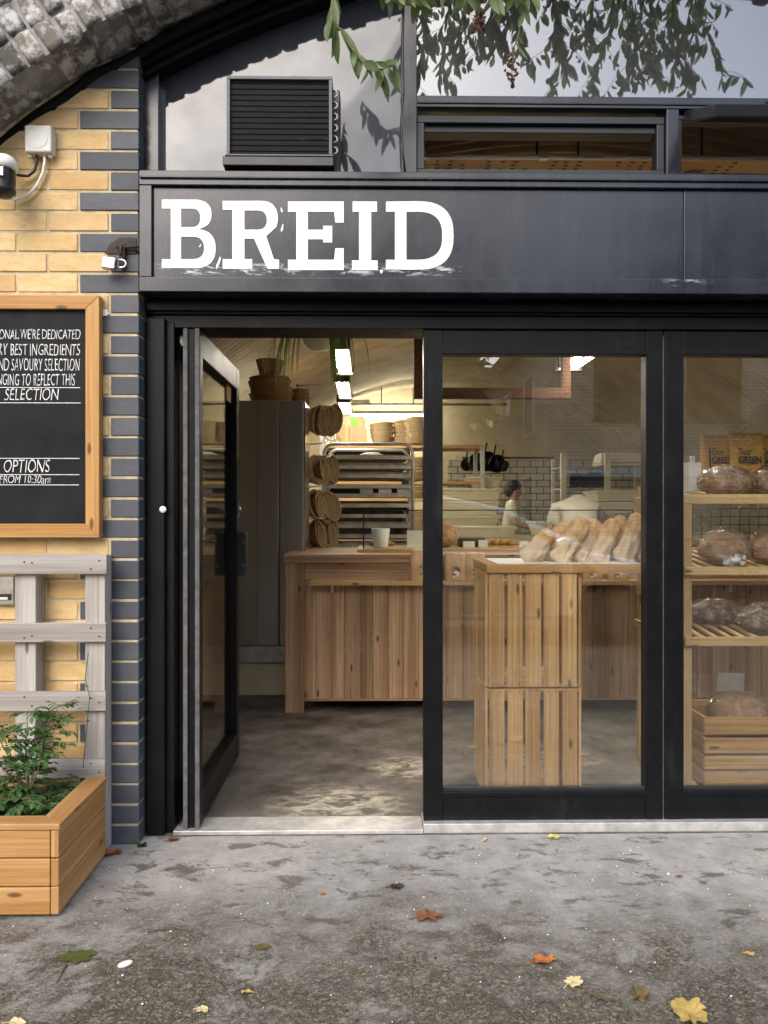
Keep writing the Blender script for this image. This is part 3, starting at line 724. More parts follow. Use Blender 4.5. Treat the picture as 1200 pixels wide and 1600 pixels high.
b = MB(); b.box(xm + .0045, xm + .0055, dy1 - .20, dy1 - .09, WZ(628, .86), WZ(588, .86)); tag(b.build('paper_notice', M['kraft']), 'small brown notice stuck high on the glass of the open door', 'notice')

# upper glazing
ux0 = W(228, 800, YS).x; z_tr0, z_tr1 = WZ(168, YS), WZ(150, YS); um0, um1 = W(629, 800, YS).x, W(651, 800, YS).x
zsill = WZ(268, YS) - .01
def arcz(x, r=AR - .078): return ACZ + math.sqrt(max(r * r - (x - ACX) ** 2, 1e-4))
ux3 = 2 * ACX - ux0
b = MB()
b.prism([(ux0 - .01, zsill), (W(249, 800, YS).x, zsill), (W(249, 800, YS).x, arcz(W(249, 800, YS).x)), (ux0 - .01, arcz(ux0))], YS - .012, .20)
b.prism([(um0, zsill), (um1, zsill), (um1, arcz(um1)), (um0, arcz(um0))], YS - .01, .20)
b.prism([(ux3 - .05, zsill), (ux3 + .01, zsill), (ux3 + .01, arcz(ux3)), (ux3 - .05, arcz(ux3 - .05))], YS - .012, .20)
b.box(um1, ux3 - .05, YS - .008, .20, z_tr0, z_tr1); b.box(um1, ux3 - .05, YS - .013, YS - .009, z_tr0 + .012, z_tr0 + .018)
m2a, m2b = W(1041, 800, YS).x, W(1060, 800, YS).x
b.box(m2a, m2b, YS - .006, .20, zsill, z_tr0); b.box(ux0, ux3, YS - .02, .20, zsill - .02, zsill)
b.build('upper_frame', M['fascia'], shop, bevel=.003)
b = MB()
xa, xb = W(247, 800, .1).x, um0 + .004
n = 20; poly = [(xa, zsill - .005), (xb, zsill - .005)] + [(xb + (xa - xb) * i / n, arcz(xb + (xa - xb) * i / n, AR - .07)) for i in range(n + 1)]
b.prism(poly, .128, .135); b.build('grey_pane', M['glass_back'], shop)
xa, xb = um1 - .004, ux3 - .045
poly = [(xa, z_tr1 - .006), (xb, z_tr1 - .006)] + [(xb + (xa - xb) * i / n, arcz(xb + (xa - xb) * i / n, AR - .07)) for i in range(n + 1)]
b = MB(); b.prism(poly, .128, .134); b.build('clear_pane', M['glass_up'], shop)
# sash in the first opening: a frame set back, thrown open
def ring(mb, x0, x1, z0, z1, y0, y1, w, Mx=None):
    mb.box(x0, x1, y0, y1, z1 - w, z1); mb.box(x0, x1, y0, y1, z0, z0 + w); mb.box(x0, x0 + w, y0 + .001, y1 - .001, z0 + w, z1 - w); mb.box(x1 - w, x1, y0 + .001, y1 - .001, z0 + w, z1 - w)
b = MB(); ring(b, um1 + .002, m2a - .002, zsill + .001, z_tr0 - .02, .10, .16, .028); b.box(um1 + .03, m2a - .03, .12, .19, z_tr0 - .075, z_tr0 - .05); b.build('window_sash', M['darkalu'], shop, bevel=.002)
b = MB(); ring(b, m2b + .002, ux3 - .052, zsill + .001, z_tr0 - .012, .10, .16, .018); b.build('window_sash', M['darkalu'], shop, bevel=.002)
# the hopper of the second opening, hinged at the head and pushed outwards
ang = R(68); hx0, hx1 = m2b + .025, ux3 - .07; hy, hzz = .10, z_tr0 - .02; Lh = .30
Mr = Matrix.Rotation(-ang, 3, 'X')
def hop(y0, y1, z0, z1, x0=hx0, x1=hx1, mb=None):
    t = MB(); t.box(x0, x1, y0, y1, z0, z1)
    for v in t.v: v.xyz = Mr @ v
    mb.add(t, None, Vector((0, hy, hzz)))
b = MB()
hop(-.02, .02, -.035, 0, mb=b); hop(-.02, .02, -Lh, -Lh + .035, mb=b); hop(-.019, .019, -Lh + .035, -.035, hx0, hx0 + .035, mb=b); hop(-.019, .019, -Lh + .035, -.035, hx1 - .035, hx1, mb=b)
hp = b.build('hopper_sash', M['darkalu'], shop, bevel=.002)
b = MB(); hop(-.003, .003, -Lh + .03, -.03, hx0 + .03, hx1 - .03, mb=b); b.build('glass', M['glass_up'], hp)
b = MB(); hop(-.028, -.02, -Lh + .008, -Lh + .02, hx0 + .18, hx0 + .24, mb=b); b.build('catch', M['blackplastic'], hp)

# ================================================================== INSIDE THE SHOP
def vault():
    b = MB(); VR = AR - .21; nA = 64; y0, y1 = .26, 9.86; pitch = .105; per = 7; n = int((y1 - y0) / pitch * per)
    for j in range(n + 1):
        y = y0 + (y1 - y0) * j / n; rr = VR + -.018 * math.cos(2 * math.pi * y / pitch)
        for i in range(nA + 1):
            a = R(5.0 + 170 * i / nA); b.v.append(Vector((ACX + rr * math.cos(a), y, ACZ + rr * math.sin(a))))
    for j in range(n):
        for i in range(nA):
            k = j * (nA + 1) + i; b.face([k, k + 1, k + nA + 2, k + nA + 1], [(0, 0)] * 4, 0, True)
    return b
tag(vault().build('vaulted_ceiling', M['vault'], base=(ACX, 5, 0)), 'corrugated metal vault lining the inside of the bakery', 'ceiling')
b = MB(); b.prism([(ACX + (AR - .12) * math.cos(R(a)), ACZ + (AR - .12) * math.sin(R(a))) for a in range(4, 177, 4)], 9.80, 9.9)
tag(b.build('end_wall', M['cream']), 'cream painted end wall under the far end of the vault', 'wall')
# added partition at the right back, its pale courses imitating reflected brickwork
def reflected_brickmat():
    t = NT('reflected_brick_pattern'); p = t.pos(); br = t.n('ShaderNodeTexBrick'); sx = t.n('ShaderNodeSeparateXYZ', Vector=p)
    t.put(br.inputs['Vector'], t.n('ShaderNodeCombineXYZ', X=sx.outputs[0], Y=sx.outputs[2]).outputs[0])
    for k, v in (('Color1', (.62, .58, .48, 1)), ('Color2', (.55, .51, .42, 1)), ('Mortar', (.10, .09, .07, 1))): br.inputs[k].default_value = v
    br.inputs['Scale'].default_value = 1; br.inputs['Brick Width'].default_value = .2; br.inputs['Row Height'].default_value = .1; br.inputs['Mortar Size'].default_value = .008
    t.bsdf(br.outputs[0], .4, 0, t.bump(br.outputs[1], -.3, .004)); return t.mat
M['reflected_brick'] = reflected_brickmat()
b = MB(); b.box(1.15, 4.6, 9.1, 9.2, 0, 2.0); tag(b.build('reflection_panel', M['reflected_brick']), 'pale panel behind the two bakers imitating the reflection of a brick wall', 'wall')

# lights
def strip_light(x, y, z, L, label, w=.13):
    t = thing('strip_light', label, 'light', (x, y, z), 'twin tube lights hung in a line from the vault')
    b = MB(); b.box(x - w / 2 - .012, x + w / 2 + .012, y, y + L, z + .035, z + .06); b.box(x - w / 2 - .012, x - w / 2, y, y + L, z - .005, z + .035); b.box(x + w / 2, x + w / 2 + .012, y, y + L, z - .005, z + .035)
    b.box(x - .006, x + .006, y + .002, y + L - .002, z - .005, z + .034); b.build('fitting', M['rack'], t)
    for ya, yb2 in ((y - .07, y - .001), (y + L + .001, y + L + .07)): b = MB(); b.box(x - w / 2 - .02, x + w / 2 + .02, ya, yb2, z - .03, z + .06); b.build('end_cap', M['blackplastic'], t, bevel=.004)
    for s in (-1, 1):
        q = MB(); q.tube([(x + s * w / 4, y + .02, z + .012), (x + s * w / 4, y + L - .02, z + .012)], .020, 10); q.build('tube', M['tube'], t)
    for yy in (y + .15, y + L - .15):
        zz = ACZ + math.sqrt((AR - .22) ** 2 - (x - ACX) ** 2)
        for s in (-1, 1): b = MB(); b.tube([(x + s * w / 2, yy, z + .06), (x + s * w / 2, yy, zz)], .004, 5); b.build('hanger', M['rack'], t)
strip_light(-.26, 3.72, 2.60, 1.2, 'lit twin tube light nearest the door in the row above the tray rack')
strip_light(-.31, 5.40, 2.60, 1.2, 'lit twin tube light in the middle of the row above the tray rack')
strip_light(-.345, 6.95, 2.60, 1.2, 'lit twin tube light at the far end of the row above the tray rack')
strip_light(1.36, 1.30, 2.215, 1.2, 'lit twin tube light seen at the top of the first window')
yb_ = 9.2; t = thing('batten_light', 'long lit batten hung level across the end wall above the boxes', 'light', W(605, 650, yb_))
p0, p1 = W(549, 651, yb_), W(668, 651, yb_)
b = MB(); b.tube([p0, p1], .035, 10); b.build('tube', M['ledtube'], t)
b = MB(); b.box(p0.x - .03, p1.x + .03, p0.y - .03, p0.y + .03, p0.z + .045, p0.z + .085); b.build('fitting', M['rack'], t)
hb = W(549, 642, 9.1)
b = MB(); b.tube([(hb.x - .1, 9.1, hb.z + .10), (p1.x + 1.2, 9.1, hb.z + .10)], .018, 8)
for px in (596, 646): q = W(px, 640, 9.1); b.tube([(q.x, 9.1, hb.z + .1), (q.x, 9.1, 3.1)], .012, 6)
b.box(hb.x, hb.x + .28, 9.05, 9.14, hb.z + .12, hb.z + .16)
tag(b.build('hanging_rail', M['rack']), 'thin steel rail on drop rods in front of the end wall', 'rail')

# serving counter
YC = 1.92
cx0 = W(446, 800, YC).x; cx1 = 3.6; ctop = WZ(866, YC); 
t = thing('serving_counter', 'long counter of reclaimed planks on castors facing the open door', 'counter', ((cx0 + cx1) / 2, YC + .5, 0))
b = MB(); b.box(cx0 - .012, cx1, YC - .03, YC + .42, ctop - .022, ctop); b.box(cx0 - .012, cx1, YC + .423, YC + 1.0, ctop - .022, ctop - .001); b.box(cx0 - .005, cx1, YC - .022, YC + .98, ctop - .05, ctop - .0235); b.build('counter_top', M['reclaimed'], t, bevel=.003)
za0, za1 = WZ(906, YC), ctop - .052
px1 = W(475, 800, YC).x
b = MB(); b.box(cx0, px1, YC - .012, YC + .10, .0, za1); b.build('post', M['reclaimed'], t, bevel=.003)
b = MB(); b.box(cx0, cx0 + .035, YC + .9, YC + .99, 0, za1); b.build('post', M['reclaimed'], t, bevel=.003)
b = MB(); b.box(px1 + .002, cx1, YC - .010, YC + .03, za0, za1); b.build('apron', M['reclaimed'], t, bevel=.003)
b = MB(); x = px1 + .002; zp0 = WZ(1092, YC)
while x < cx1:
    w = rnd.choice([.10, .10, .10, .072, .09]); b.box(x, min(x + w - .002, cx1), YC + .002 + rnd.uniform(0, .002), YC + .024, zp0, za0 - .002); x += w
b.box(px1, cx1, YC - .002, YC + .026, zp0 - .012, zp0 - .001)
b.build('plank_front', M['reclaimed'], t, bevel=.0015, seg=1)
b = MB()
for k in range(10): b.box(cx0 + .002, cx0 + .02, YC + .103 + k * .09, YC + .103 + k * .09 + .088, zp0, za1 - .002)
b.build('plank_end', M['reclaimed'], t, bevel=.0015, seg=1)
lz1, lz0 = WZ(907, YC - .08), WZ(915, YC - .1); lx0 = W(484, 800, YC - .1).x
b = MB(); b.box(lx0, cx1, YC - .10, YC - .011, lz0, lz1); b.build('ledge', M['pine_warm'], t, bevel=.002)
for xx in (W(519, 800, YC).x, 1.1, 2.2):
    b = MB(); b.box(xx - .008, xx + .008, YC - .004, YC, lz0 - .05, lz0 - .001); b.box(xx - .008, xx + .008, YC - .06, YC - .004, lz0 - .004, lz0 - .001); b.build('bracket', M['white'], t)
for xx in (px1 + .0, 1.2, 2.5):
    b = MB(); b.lathe([(.0, -.012), (.03, -.012), (.034, 0), (.03, .012), (0, .012)], (xx - .01, YC + .09, .034), 16, M=Matrix.Rotation(R(90), 3, 'Y')); b.box(xx - .03, xx + .012, YC + .075, YC + .105, .05, .084); b.build('castor', M['blackplastic'], t)
b = MB(); b.box(px1, cx1, YC + .03, YC + .95, zp0 + .03, zp0 + .05); b.build('bottom_shelf', M['reclaimed'], t)

# glass display case on the counter
gx0, gx1 = W(568, 800, 2.15).x, W(989, 800, 2.15).x; gy0, gy1 = 2.15, 2.68; gz0, gz1 = ctop + .022, WZ(798, 2.15)
t = thing('display_case', 'frameless glass cake case on a pale board on the counter', 'display case', ((gx0 + gx1) / 2, 2.4, ctop))
b = MB(); b.box(gx0 - .04, gx1 + .04, gy0 - .04, gy1 + .03, ctop + .001, ctop + .021); b.build('base', M['pine_warm'], t, bevel=.002)
b = MB(); g = .006
b.box(gx0, gx1, gy0, gy0 + g, gz0, gz1); b.box(gx0, gx0 + g, gy0 + g, gy1, gz0, gz1); b.box(gx1 - g, gx1, gy0 + g, gy1, gz0, gz1); b.box(gx0, gx1, gy0 + .001, gy1, gz1 + .0005, gz1 + g)
b.build('glass', M['glass_case'], t)
b = MB()
for z in (gz1 + g,): b.box(gx0 - .001, gx1 + .001, gy0 - .003, gy0 + .004, z - .006, z + .001)
for x in (gx0, gx1): b.box(x - .004, x + .004, gy0 - .003, gy0 + .005, gz0, gz1 - .001)
b.build('edge_strip', M['blackplastic'], t)
# inside the case: paper cones, cards, cakes
def on_case(x): return gz0 + .001
b = MB(); xx = W(595, 800, 2.3).x
for k in range(10):
    a0, a1 = math.pi * 2 * k / 10, math.pi * 2 * (k + 1) / 10
b.lathe([(.045, 0), (.062, .125), (.060, .125), (.043, .002)], (xx, 2.35, gz0 + .002), 18); tag(b.build('paper_cup', M['paper']), 'white paper cone of pastries at the left end of the glass case', 'paper cup')
for i, (px, sc_) in enumerate(((583, .8), (604, .9), (612, .7), (700, 2.2), (778, 1.0), (790, 1.1), (800, 1.0), (760, .9))):
    x = W(px, 800, 2.35).x; b = MB(); rr = .035 * sc_ if sc_ < 2 else .095
    if px == 700: b.blob((x - .03, 2.45, gz0 + rr * .8), (rr * 1.1, rr, rr * .95), .10, 3, seed=i, squash=.8)
    else: b.blob((x, 2.42 + rnd.uniform(-.05, .05), gz0 + .026 * sc_ + .001), (rr, rr * .8, .026 * sc_), .2, 4, 14, 9, seed=i, squash=.75)
    tag(b.build('round_loaf' if px == 700 else 'cake', M['bread'] if px == 700 else M['cake']), ['small golden pastry left of the paper cone in the case', 'small golden pastry just right of the paper cone in the case', 'tiny dark pastry second right of the paper cone in the case', 'big round loaf in the case behind the window frame', 'leftmost of the three pastries in the middle of the case', 'middle one of the three pastries in the middle of the case', 'rightmost of the three pastries in the middle of the case', 'flat pastry beside the white price card in the case'][i], 'loaf' if px == 700 else 'pastry')
for i, (a, c, z0_, z1_) in enumerate(((636, 668, 829, 856), (748, 762, 838, 850), (724, 742, 846, 856), (812, 826, 846, 856))):
    p, q = W(a, z1_, 2.28), W(c, z0_, 2.28); b = MB(); b.box(p.x, q.x, 2.28 + i * .004, 2.284 + i * .004, gz0 + .001, gz0 + .001 + (q.z - p.z), M=Matrix.Rotation(R(-8), 3, 'X'))
    tag(b.build('price_card', M['paper']), ['large white card leaning in the case beside the window frame', 'small white card in front of the middle pastries', 'low white card left of the middle pastries', 'low white card right of the middle pastries'][i], 'card')
b = MB(); p, q = W(716, 844, 2.5), W(728, 856, 2.5); b.box(p.x, q.x + .12, 2.42, 2.56, gz0 + .001, gz0 + .06); tag(b.build('cake_box', M['blackplastic'], bevel=.004), 'dark low box of cakes standing in the glass case', 'box')

# kraft bags with an oval window, standing along the ledge
def kraft_bag(name, label, x, y, z, w, h, dd, mt, cat='paper bag', window=True, txt=None, lean=0, rz=0, group=None):
    root = thing(name, label, cat, (x, y, z), group); root.rotation_euler = (lean, 0, rz)
    b = MB(); nu, nv = 16, 14
    for side in (0, 1):
        base = len(b.v)
        for j in range(nv + 1):
            v = j / nv; dep = dd * (1 - v ** 2.2) * .5 + .003
            for i in range(nu + 1):
                u = i / nu; e = min(1, min(u, 1 - u) * 7); bul = dep * (.55 + .45 * e ** .5)
                q = Vector(((u - .5) * w * (1 - .03 * v), (-bul if side == 0 else bul), v * h))
                q.y += .006 * noise.noise(Vector((u * 5, v * 5, side * 9 + x * 31)))
                q.z += .004 * noise.noise(Vector((u * 3, v * 3 + 9, x * 17))) * v
                b.v.append(q)
        for j in range(nv):
            for i in range(nu):
                k = base + j * (nu + 1) + i; f = [k, k + 1, k + nu + 2, k + nu + 1]
                b.face(f if side == 0 else f[::-1], [(0, 0)] * 4, 0, True)
    m = (nu + 1) * (nv + 1)
    for j in range(nv):
        for i, fl in ((0, True), (nu, False)):
            k = j * (nu + 1) + i; f = [k, k + nu + 1, k + nu + 1 + m, k + m]; b.face(f if fl else f[::-1], [(0, 0)] * 4, 0, False)
    for i in range(nu):
        k = nv * (nu + 1) + i; b.face([k, k + 1, k + 1 + m, k + m], [(0, 0)] * 4)
    bag = b.build('bag', mt, root, local=True)
    if window:
        q = MB(); pts = [(w * .23 * (1 if abs(math.cos(t)) > .99 else math.copysign(abs(math.cos(t)) ** .6, math.cos(t))), h * .30 + h * .19 * math.copysign(abs(math.sin(t)) ** .6, math.sin(t))) for t in [2 * math.pi * k / 20 for k in range(20)]]
        q.prism(pts, -dd * .5 - .004, -dd * .40); wd = q.build('bag_window', M['seeded'], root, local=True)
        q = MB(); q.prism([(p[0] * .75 + w * .02 * math.sin(i * 2.3), (p[1] - h * .3) * .55 + h * (.22 + .04 * math.sin(i * 1.7))) for i, p in enumerate(pts)], -dd * .5 - .0055, -dd * .5 - .0045); q.build('crumpled_liner', M['paper'], root, local=True)
    return root
WORDS = ['half hidden by the window frame', 'just right of the frame post', 'second right of the frame post', 'third, beside the crate stand', 'beyond the crate stand']
for i, px in enumerate((666, 711, 742, 925, 965)):
    x = W(px, 800, YC - .06).x
    kraft_bag('bread_bag', 'brown windowed bread bag on the counter ledge, ' + WORDS[i], x, YC - .055, lz1 + .001, .19 if i == 0 else .125, WZ(857, YC - .06) - lz1 if i == 0 else .165, .07, M['kraft'], group='windowed bread bags along the ledge')

# steel oven cabinet
YO = 2.35
ox0, ox1 = -1.75, W(474, 800, YO).x; oz0, oz1 = WZ(1035, YO), WZ(626, YO)
t = thing('steel_cabinet', 'tall brushed steel oven cabinet behind the open door', 'cabinet', ((ox0 + ox1) / 2, YO + .6, 0))
s1, s2 = W(402, 800, YO).x, W(436, 800, YO).x
b = MB(); b.box(ox0, s2 - .0015, YO, YO + .36, oz0 + .11, oz1); b.box(s2 + .0015, ox1, YO + .001, YO + .36, oz0 + .11, oz1 - .001); b.build('steel_panel', M['steel'], t, bevel=.006)
b = MB(); b.box(s1 - .001, s1 + .001, YO - .0012, YO, oz0 + .11, oz1 - .01); b.build('panel_seam', M['blackplastic'], t)
b = MB(); b.box(ox0, ox1 - .002, YO + .004, YO + .36, oz0, oz0 + .106); b.build('kick_panel', M['rack'], t, bevel=.003)
b = MB(); b.box(ox1 + .0005, ox1 + .012, YO + .01, YO + .35, oz0, oz1 - .004); b.build('corner_trim', M['chrome'], t)
b = MB(); b.box(ox0, ox1 - .02, YO + .03, YO + .36, 0, oz0 - .001); b.build('plinth', M['plaster'], t)
# baskets on top of it
bt = W(427, 625, YO + .3)
def basket(name, label, c, r, h, flare=1.25, sx=1, sy=1, M_=None, mat=None, group=None, cat='basket'):
    b = MB(); r0 = r / flare
    prof = [(0, .004), (r0 * .9, .003), (r0, .006)] + [(r0 + (r - r0) * k / 6, h * k / 6) for k in range(1, 7)] + [(r + .004, h + .005), (r - .004, h + .009), (r - .011, h + .002)] + [(r0 - .009 + (r - r0) * k / 6, h * k / 6 + .003) for k in range(5, -1, -1)] + [(0, .010)]
    b.lathe(prof, (0, 0, 0), 28, sx=sx, sy=sy)
    ob = b.build(name, mat or M['wicker'], local=True); ob.location = c
    if M_ is not None: ob.rotation_euler = M_
    return tag(ob, label, cat, group)
zb = oz1 + .002; yb = YO + .22
for k in range(7):
    basket('wicker_basket', 'shallow brown basket in the stack on the steel cabinet, ' + ['lowest', 'second from the bottom', 'third from the bottom', 'in the middle', 'third from the top', 'second from the top', 'topmost under the bowl'][k], (bt.x - .01 + rnd.uniform(-.010, .010), yb, zb + k * .0225), .142 + rnd.uniform(-.006, .006), .04, 1.12, M_=(R(rnd.uniform(-3, 3)), R(rnd.uniform(-5, 2)), k), group='nested baskets on the steel cabinet')
basket('bread_basket', 'deep round wicker bowl on top of the basket stack', (bt.x - .012, yb - .01, zb + 7 * .0225 + .035), .098, .098, 1.42, M_=(0, R(3), 1))
for k in range(4):
    basket('wicker_basket', 'small dark basket in the low pile right of the basket stack, ' + ['lowest', 'second up', 'third up', 'topmost'][k], (bt.x + .16, yb + .18, zb + k * .024), .085, .045, 1.15, M_=(0, R(4), k), group='small baskets on the steel cabinet')

# proofing baskets hung in four rows beyond the cabinet
b = MB(); hx = ox1 + .02
tiers = [(655, 4.0), (735, 4.05), (793, 4.05), (836, 4.05)]
rail = thing('hook_rack', 'dark rack of hooks for proofing baskets beside the cabinet', 'rack', (ox1 + .1, 3.6, 0))
b = MB()
for yy in (2.90, 3.32): b = MB(); b.box(-.56, -.53, yy - .015, yy + .015, 0, 2.1); b.build('upright', M['rack'], rail)
for i, (py, _) in enumerate(tiers):
    z = WZ(py - 26, 3.8); b = MB(); b.tube([(-.54, 2.88, z), (-.54, 3.36, z)], .012, 6); b.tube([(-.54, 2.92, z), (-.36, 2.90, z + .01)], .006, 5); b.build('arm', M['rack'], rail)
first = None
names_row = ['top', 'second', 'third', 'lowest']
for i, (py, _) in enumerate(tiers):
    for k in range(5):
        yy = 2.93 + k * .07; z = WZ(py, yy, 490) + rnd.uniform(-.012, .012)
        xx = W(482 + k * 6.5 + (4 if i == 0 else 0), 800, yy).x; rot = (R(rnd.uniform(-6, 6)), R(82 + rnd.uniform(-8, 8) + (14 if i == 0 else 0)), R(-24 + rnd.uniform(-8, 8)))
        lab = f'cane proofing basket hung in the {names_row[i]} row beyond the cabinet, {ORD[k]} from the front'
        if first is None:
            first = basket('proofing_basket', lab, (xx, yy, z), .112, .065, 1.35, mat=M['cane_dark'], M_=rot, group='proofing baskets hanging beside the cabinet')
        else: dup(first, (xx, yy, z), rot, lab)

# tray rack
YR = 3.45; rx0, rx1 = W(506, 800, YR).x, W(645, 800, YR).x; rz1 = WZ(694, YR); RD = .62
t = thing('tray_rack', 'steel bakery trolley of trays behind the counter', 'rack', ((rx0 + rx1) / 2, YR + RD / 2, 0))
def U(y):
    r = .085; pts = [(rx0, y, .12), (rx0, y, rz1 - r)] + [(rx0 + r - r * math.cos(R(a)), y, rz1 - r + r * math.sin(R(a))) for a in range(15, 91, 15)] + [(rx1 - r + r * math.sin(R(a)), y, rz1 - r + r * math.cos(R(a))) for a in range(0, 91, 15)] + [(rx1, y, .12)]
    b = MB(); b.tube(pts, .014, 8); return b
for y in (YR, YR + RD): U(y).build('upright_hoop', M['rack'], t)
levels = [712, 727, 741, 757, 771, 787, 803, 819, 835, 850, 868, 884]
zs = [WZ(p, YR) for p in levels]
b = MB()
for z in zs:
    for x in (rx0 + .012, rx1 - .012): b.box(x - .012, x + .012, YR - .005, YR + RD, z - .022, z - .018); b.box(x - .0125 if x > 0 else x + .0085, x - .0085 if x > 0 else x + .0125, YR - .004, YR + RD - .001, z - .0175, z + .002)
    if levels.index(int(levels[zs.index(z)])) % 1 == 0: b.box(rx0 + .014, rx1 - .014, YR - .012, YR - .004, z - .030, z - .002)
b.build('runner', M['rack'], t)
b = MB(); b.box(rx0, rx1, YR, YR + .03, .10, .13); b.box(rx0, rx1, YR + RD - .03, YR + RD, .10, .13); b.box(rx0, rx0 + .03, YR + .03, YR + RD - .03, .10, .13); b.box(rx1 - .03, rx1, YR + .03, YR + RD - .03, .1, .13); b.build('base_frame', M['rack'], t)
for x in (rx0, rx1):
    for y in (YR, YR + RD):
        b = MB(); b.lathe([(0, -.016), (.045, -.016), (.05, 0), (.045, .016), (0, .016)], (x, y, .05), 16, M=Matrix.Rotation(R(90), 3, 'Y')); b.box(x - .025, x + .025, y - .02, y + .02, .085, .10); b.build('castor', M['blackplastic'], t)
kinds = ['steel', 'wood', 'wood', 'dark', 'holes', 'steel', 'dark', 'wood', 'dark', 'steel', 'wood', 'wood']
for i, z in enumerate(zs):
    k = kinds[i]; b = MB(); x0, x1 = rx0 + .028 + rnd.uniform(0, .012), rx1 - .028 - rnd.uniform(0, .012); y0, y1 = YR + rnd.uniform(-.02, .02), YR + RD - .02; zz = z - .0165
    th = .022 if k != 'wood' else .034
    if k == 'steel':
        b.box(x0, x1, y0, y1, zz, zz + .004); b.box(x0, x1, y0 - .004, y0, zz, zz + th); b.box(x0, x0 + .004, y0, y1, zz + .004, zz + th); b.box(x1 - .004, x1, y0, y1, zz + .004, zz + th); b.box(x0 + .004, x1 - .004, y1 - .004, y1, zz + .004, zz + th); mt = M['tray']; lab = 'bare metal baking tray'
    elif k == 'wood': b.box(x0, x1, y0, y1, zz, zz + .012); b.box(x0 + .004, x1 - .004, y0 + .004, y0 + .05, zz + .0125, zz + th); b.box(x0 + .02, x1 - .03, y0 + .08, y1 - .05, zz + .0125, zz + .03); mt = M['tray']; lab = 'scorched baking board'
    elif k == 'dark':
        b.box(x0, x1, y0, y1, zz, zz + .003); b.box(x0, x0 + .05, y0, y0 + .02, zz + .003, zz + .05); b.box(x1 - .05, x1, y0, y0 + .02, zz + .003, zz + .05); mt = M['traydark']; lab = 'blackened oven tray'
    else:
        w = (x1 - x0); b.box(x0, x1, y0, y1, zz, zz + .006); b.box(x0 + w * .40, x0 + w * .56, y0, y0 + .02, zz + .0065, zz + .075); b.box(x0 + w * .63, x0 + w * .79, y0, y0 + .02, zz + .0065, zz + .075); b.box(x0 + w * .86, x1, y0, y0 + .02, zz + .0065, zz + .075); b.box(x0 + w * .56, x0 + w * .63, y0 + .001, y0 + .019, zz + .0065, zz + .02); b.box(x0 + w * .56, x0 + w * .63, y0 + .001, y0 + .019, zz + .06, zz + .075); b.box(x0 + w * .79, x0 + w * .86, y0 + .001, y0 + .019, zz + .0065, zz + .02); b.box(x0 + w * .79, x0 + w * .86, y0 + .001, y0 + .019, zz + .06, zz + .075); mt = M['rack']; lab = 'steel tray with square holes'
    tag(b.build('baking_tray', mt, bevel=.0015, seg=1), f'{lab} on the {ORD[i]} level from the top of the trolley', 'tray', 'trays in the bakery trolley')
b = MB(); p = W(577, 708, YR + .2); b.lathe([(0, .03), (.05, .025), (.10, .0), (0, 0)], (p.x + .02, YR + .2, zs[0] + .012), 14, sx=1.2); tag(b.build('flour_scoop', M['paper']), 'pale paper heap on the top tray of the trolley', 'paper')

# back shelves with boxes, wrapped packs and proofing baskets
YS_ = 5.2
t = thing('storage_shelf', 'tall storage shelf against the end wall behind the trolley', 'shelf', (.2, YS_ + .25, 0))
sx0, sx1 = W(500, 800, YS_).x, 1.15
shz = [WZ(695, YS_), WZ(752, YS_), WZ(778, YS_), WZ(845, YS_)]
for z in shz:
    b = MB(); b.box(sx0, sx1, YS_, YS_ + .5, z - .03, z); b.build('shelf_board', M['pine_warm'], t)
b = MB()
for x in (sx0, sx1 - .04):
    b = MB(); b.box(x, x + .04, YS_ - .042, YS_ - .001, 0, shz[0] + .28 if x < 0 else shz[0]); b.build('upright', M['rack'], t)
    b = MB(); b.box(x, x + .04, YS_ + .501, YS_ + .54, 0, shz[0]); b.build('upright', M['rack'], t)
b = MB(); b.box(sx0 + .02, .42, YS_ + .505, YS_ + .52, 0, shz[0] - .031); b.build('back_board', M['traydark'], t)  # added dark sheet standing in for the shade between the trays
def px_box(name, label, cat, a, c, y0_, y1_, Y, dep, mat, bev=.003, rz=0):
    p, q = W(a, y1_, Y), W(c, y0_, Y); b = MB(); b.box(p.x, q.x, Y, Y + dep, p.z, q.z); o = b.build(name, mat, bevel=bev); 
    return tag(o, label, cat)
zt = shz[0]
bx = px_box('cardboard_box', 'large cardboard box with a green label on the storage shelf', 'box', 546, 573, 670, 694.6, YS_ + .05, .3, M['card'])
p, q = W(547, 668, YS_ + .06), W(570, 650, YS_ + .06)
b = MB(); b.box(p.x, q.x, YS_ + .06, YS_ + .3, W(0, 669.4, YS_ + .06).z, q.z); bx = tag(b.build('cardboard_box', M['card'], bevel=.003), 'small box with a green sticker stacked on the larger cardboard box', 'box')
b = MB(); gx = p.x + .006; b.prism([(gx, p.z + .02), (gx + .06, p.z + .015), (gx + .085, p.z + .06), (gx + .06, q.z - .012), (gx, q.z - .012)], YS_ + .056, YS_ + .0595); b.build('green_sticker', M['green'], bx)
px_box('cardboard_box', 'brown open box left of the labelled boxes on the shelf', 'box', 524, 540, 662, 694.6, YS_ + .18, .25, M['card'])
px_box('cardboard_box', 'thin card leaning beside the labelled boxes on the shelf', 'box', 539, 545, 664, 694.6, YS_ + .06, .22, M['pine_pale'])
px_box('cardboard_box', 'pale box on top of the basket hooks next to the wrapped packs', 'box', 491, 502, 651, 664, YS_ - .3, .2, M['card'])
for i, (px, py) in enumerate(((515, 672), (519, 686))):
    p = W(px, py, YS_ + .1); b = MB(); b.blob((p.x, YS_ + .12, max(p.z, zt + .052) if i else p.z), (.085 if i else .075, .08, .05), .25, 3, seed=i); 
    tag(b.build('wrapped_pack', M['wrap']), ['upper crumpled clear pack on the storage shelf', 'lower crumpled clear pack on the storage shelf'][i], 'pack')
k = 0
proto = None
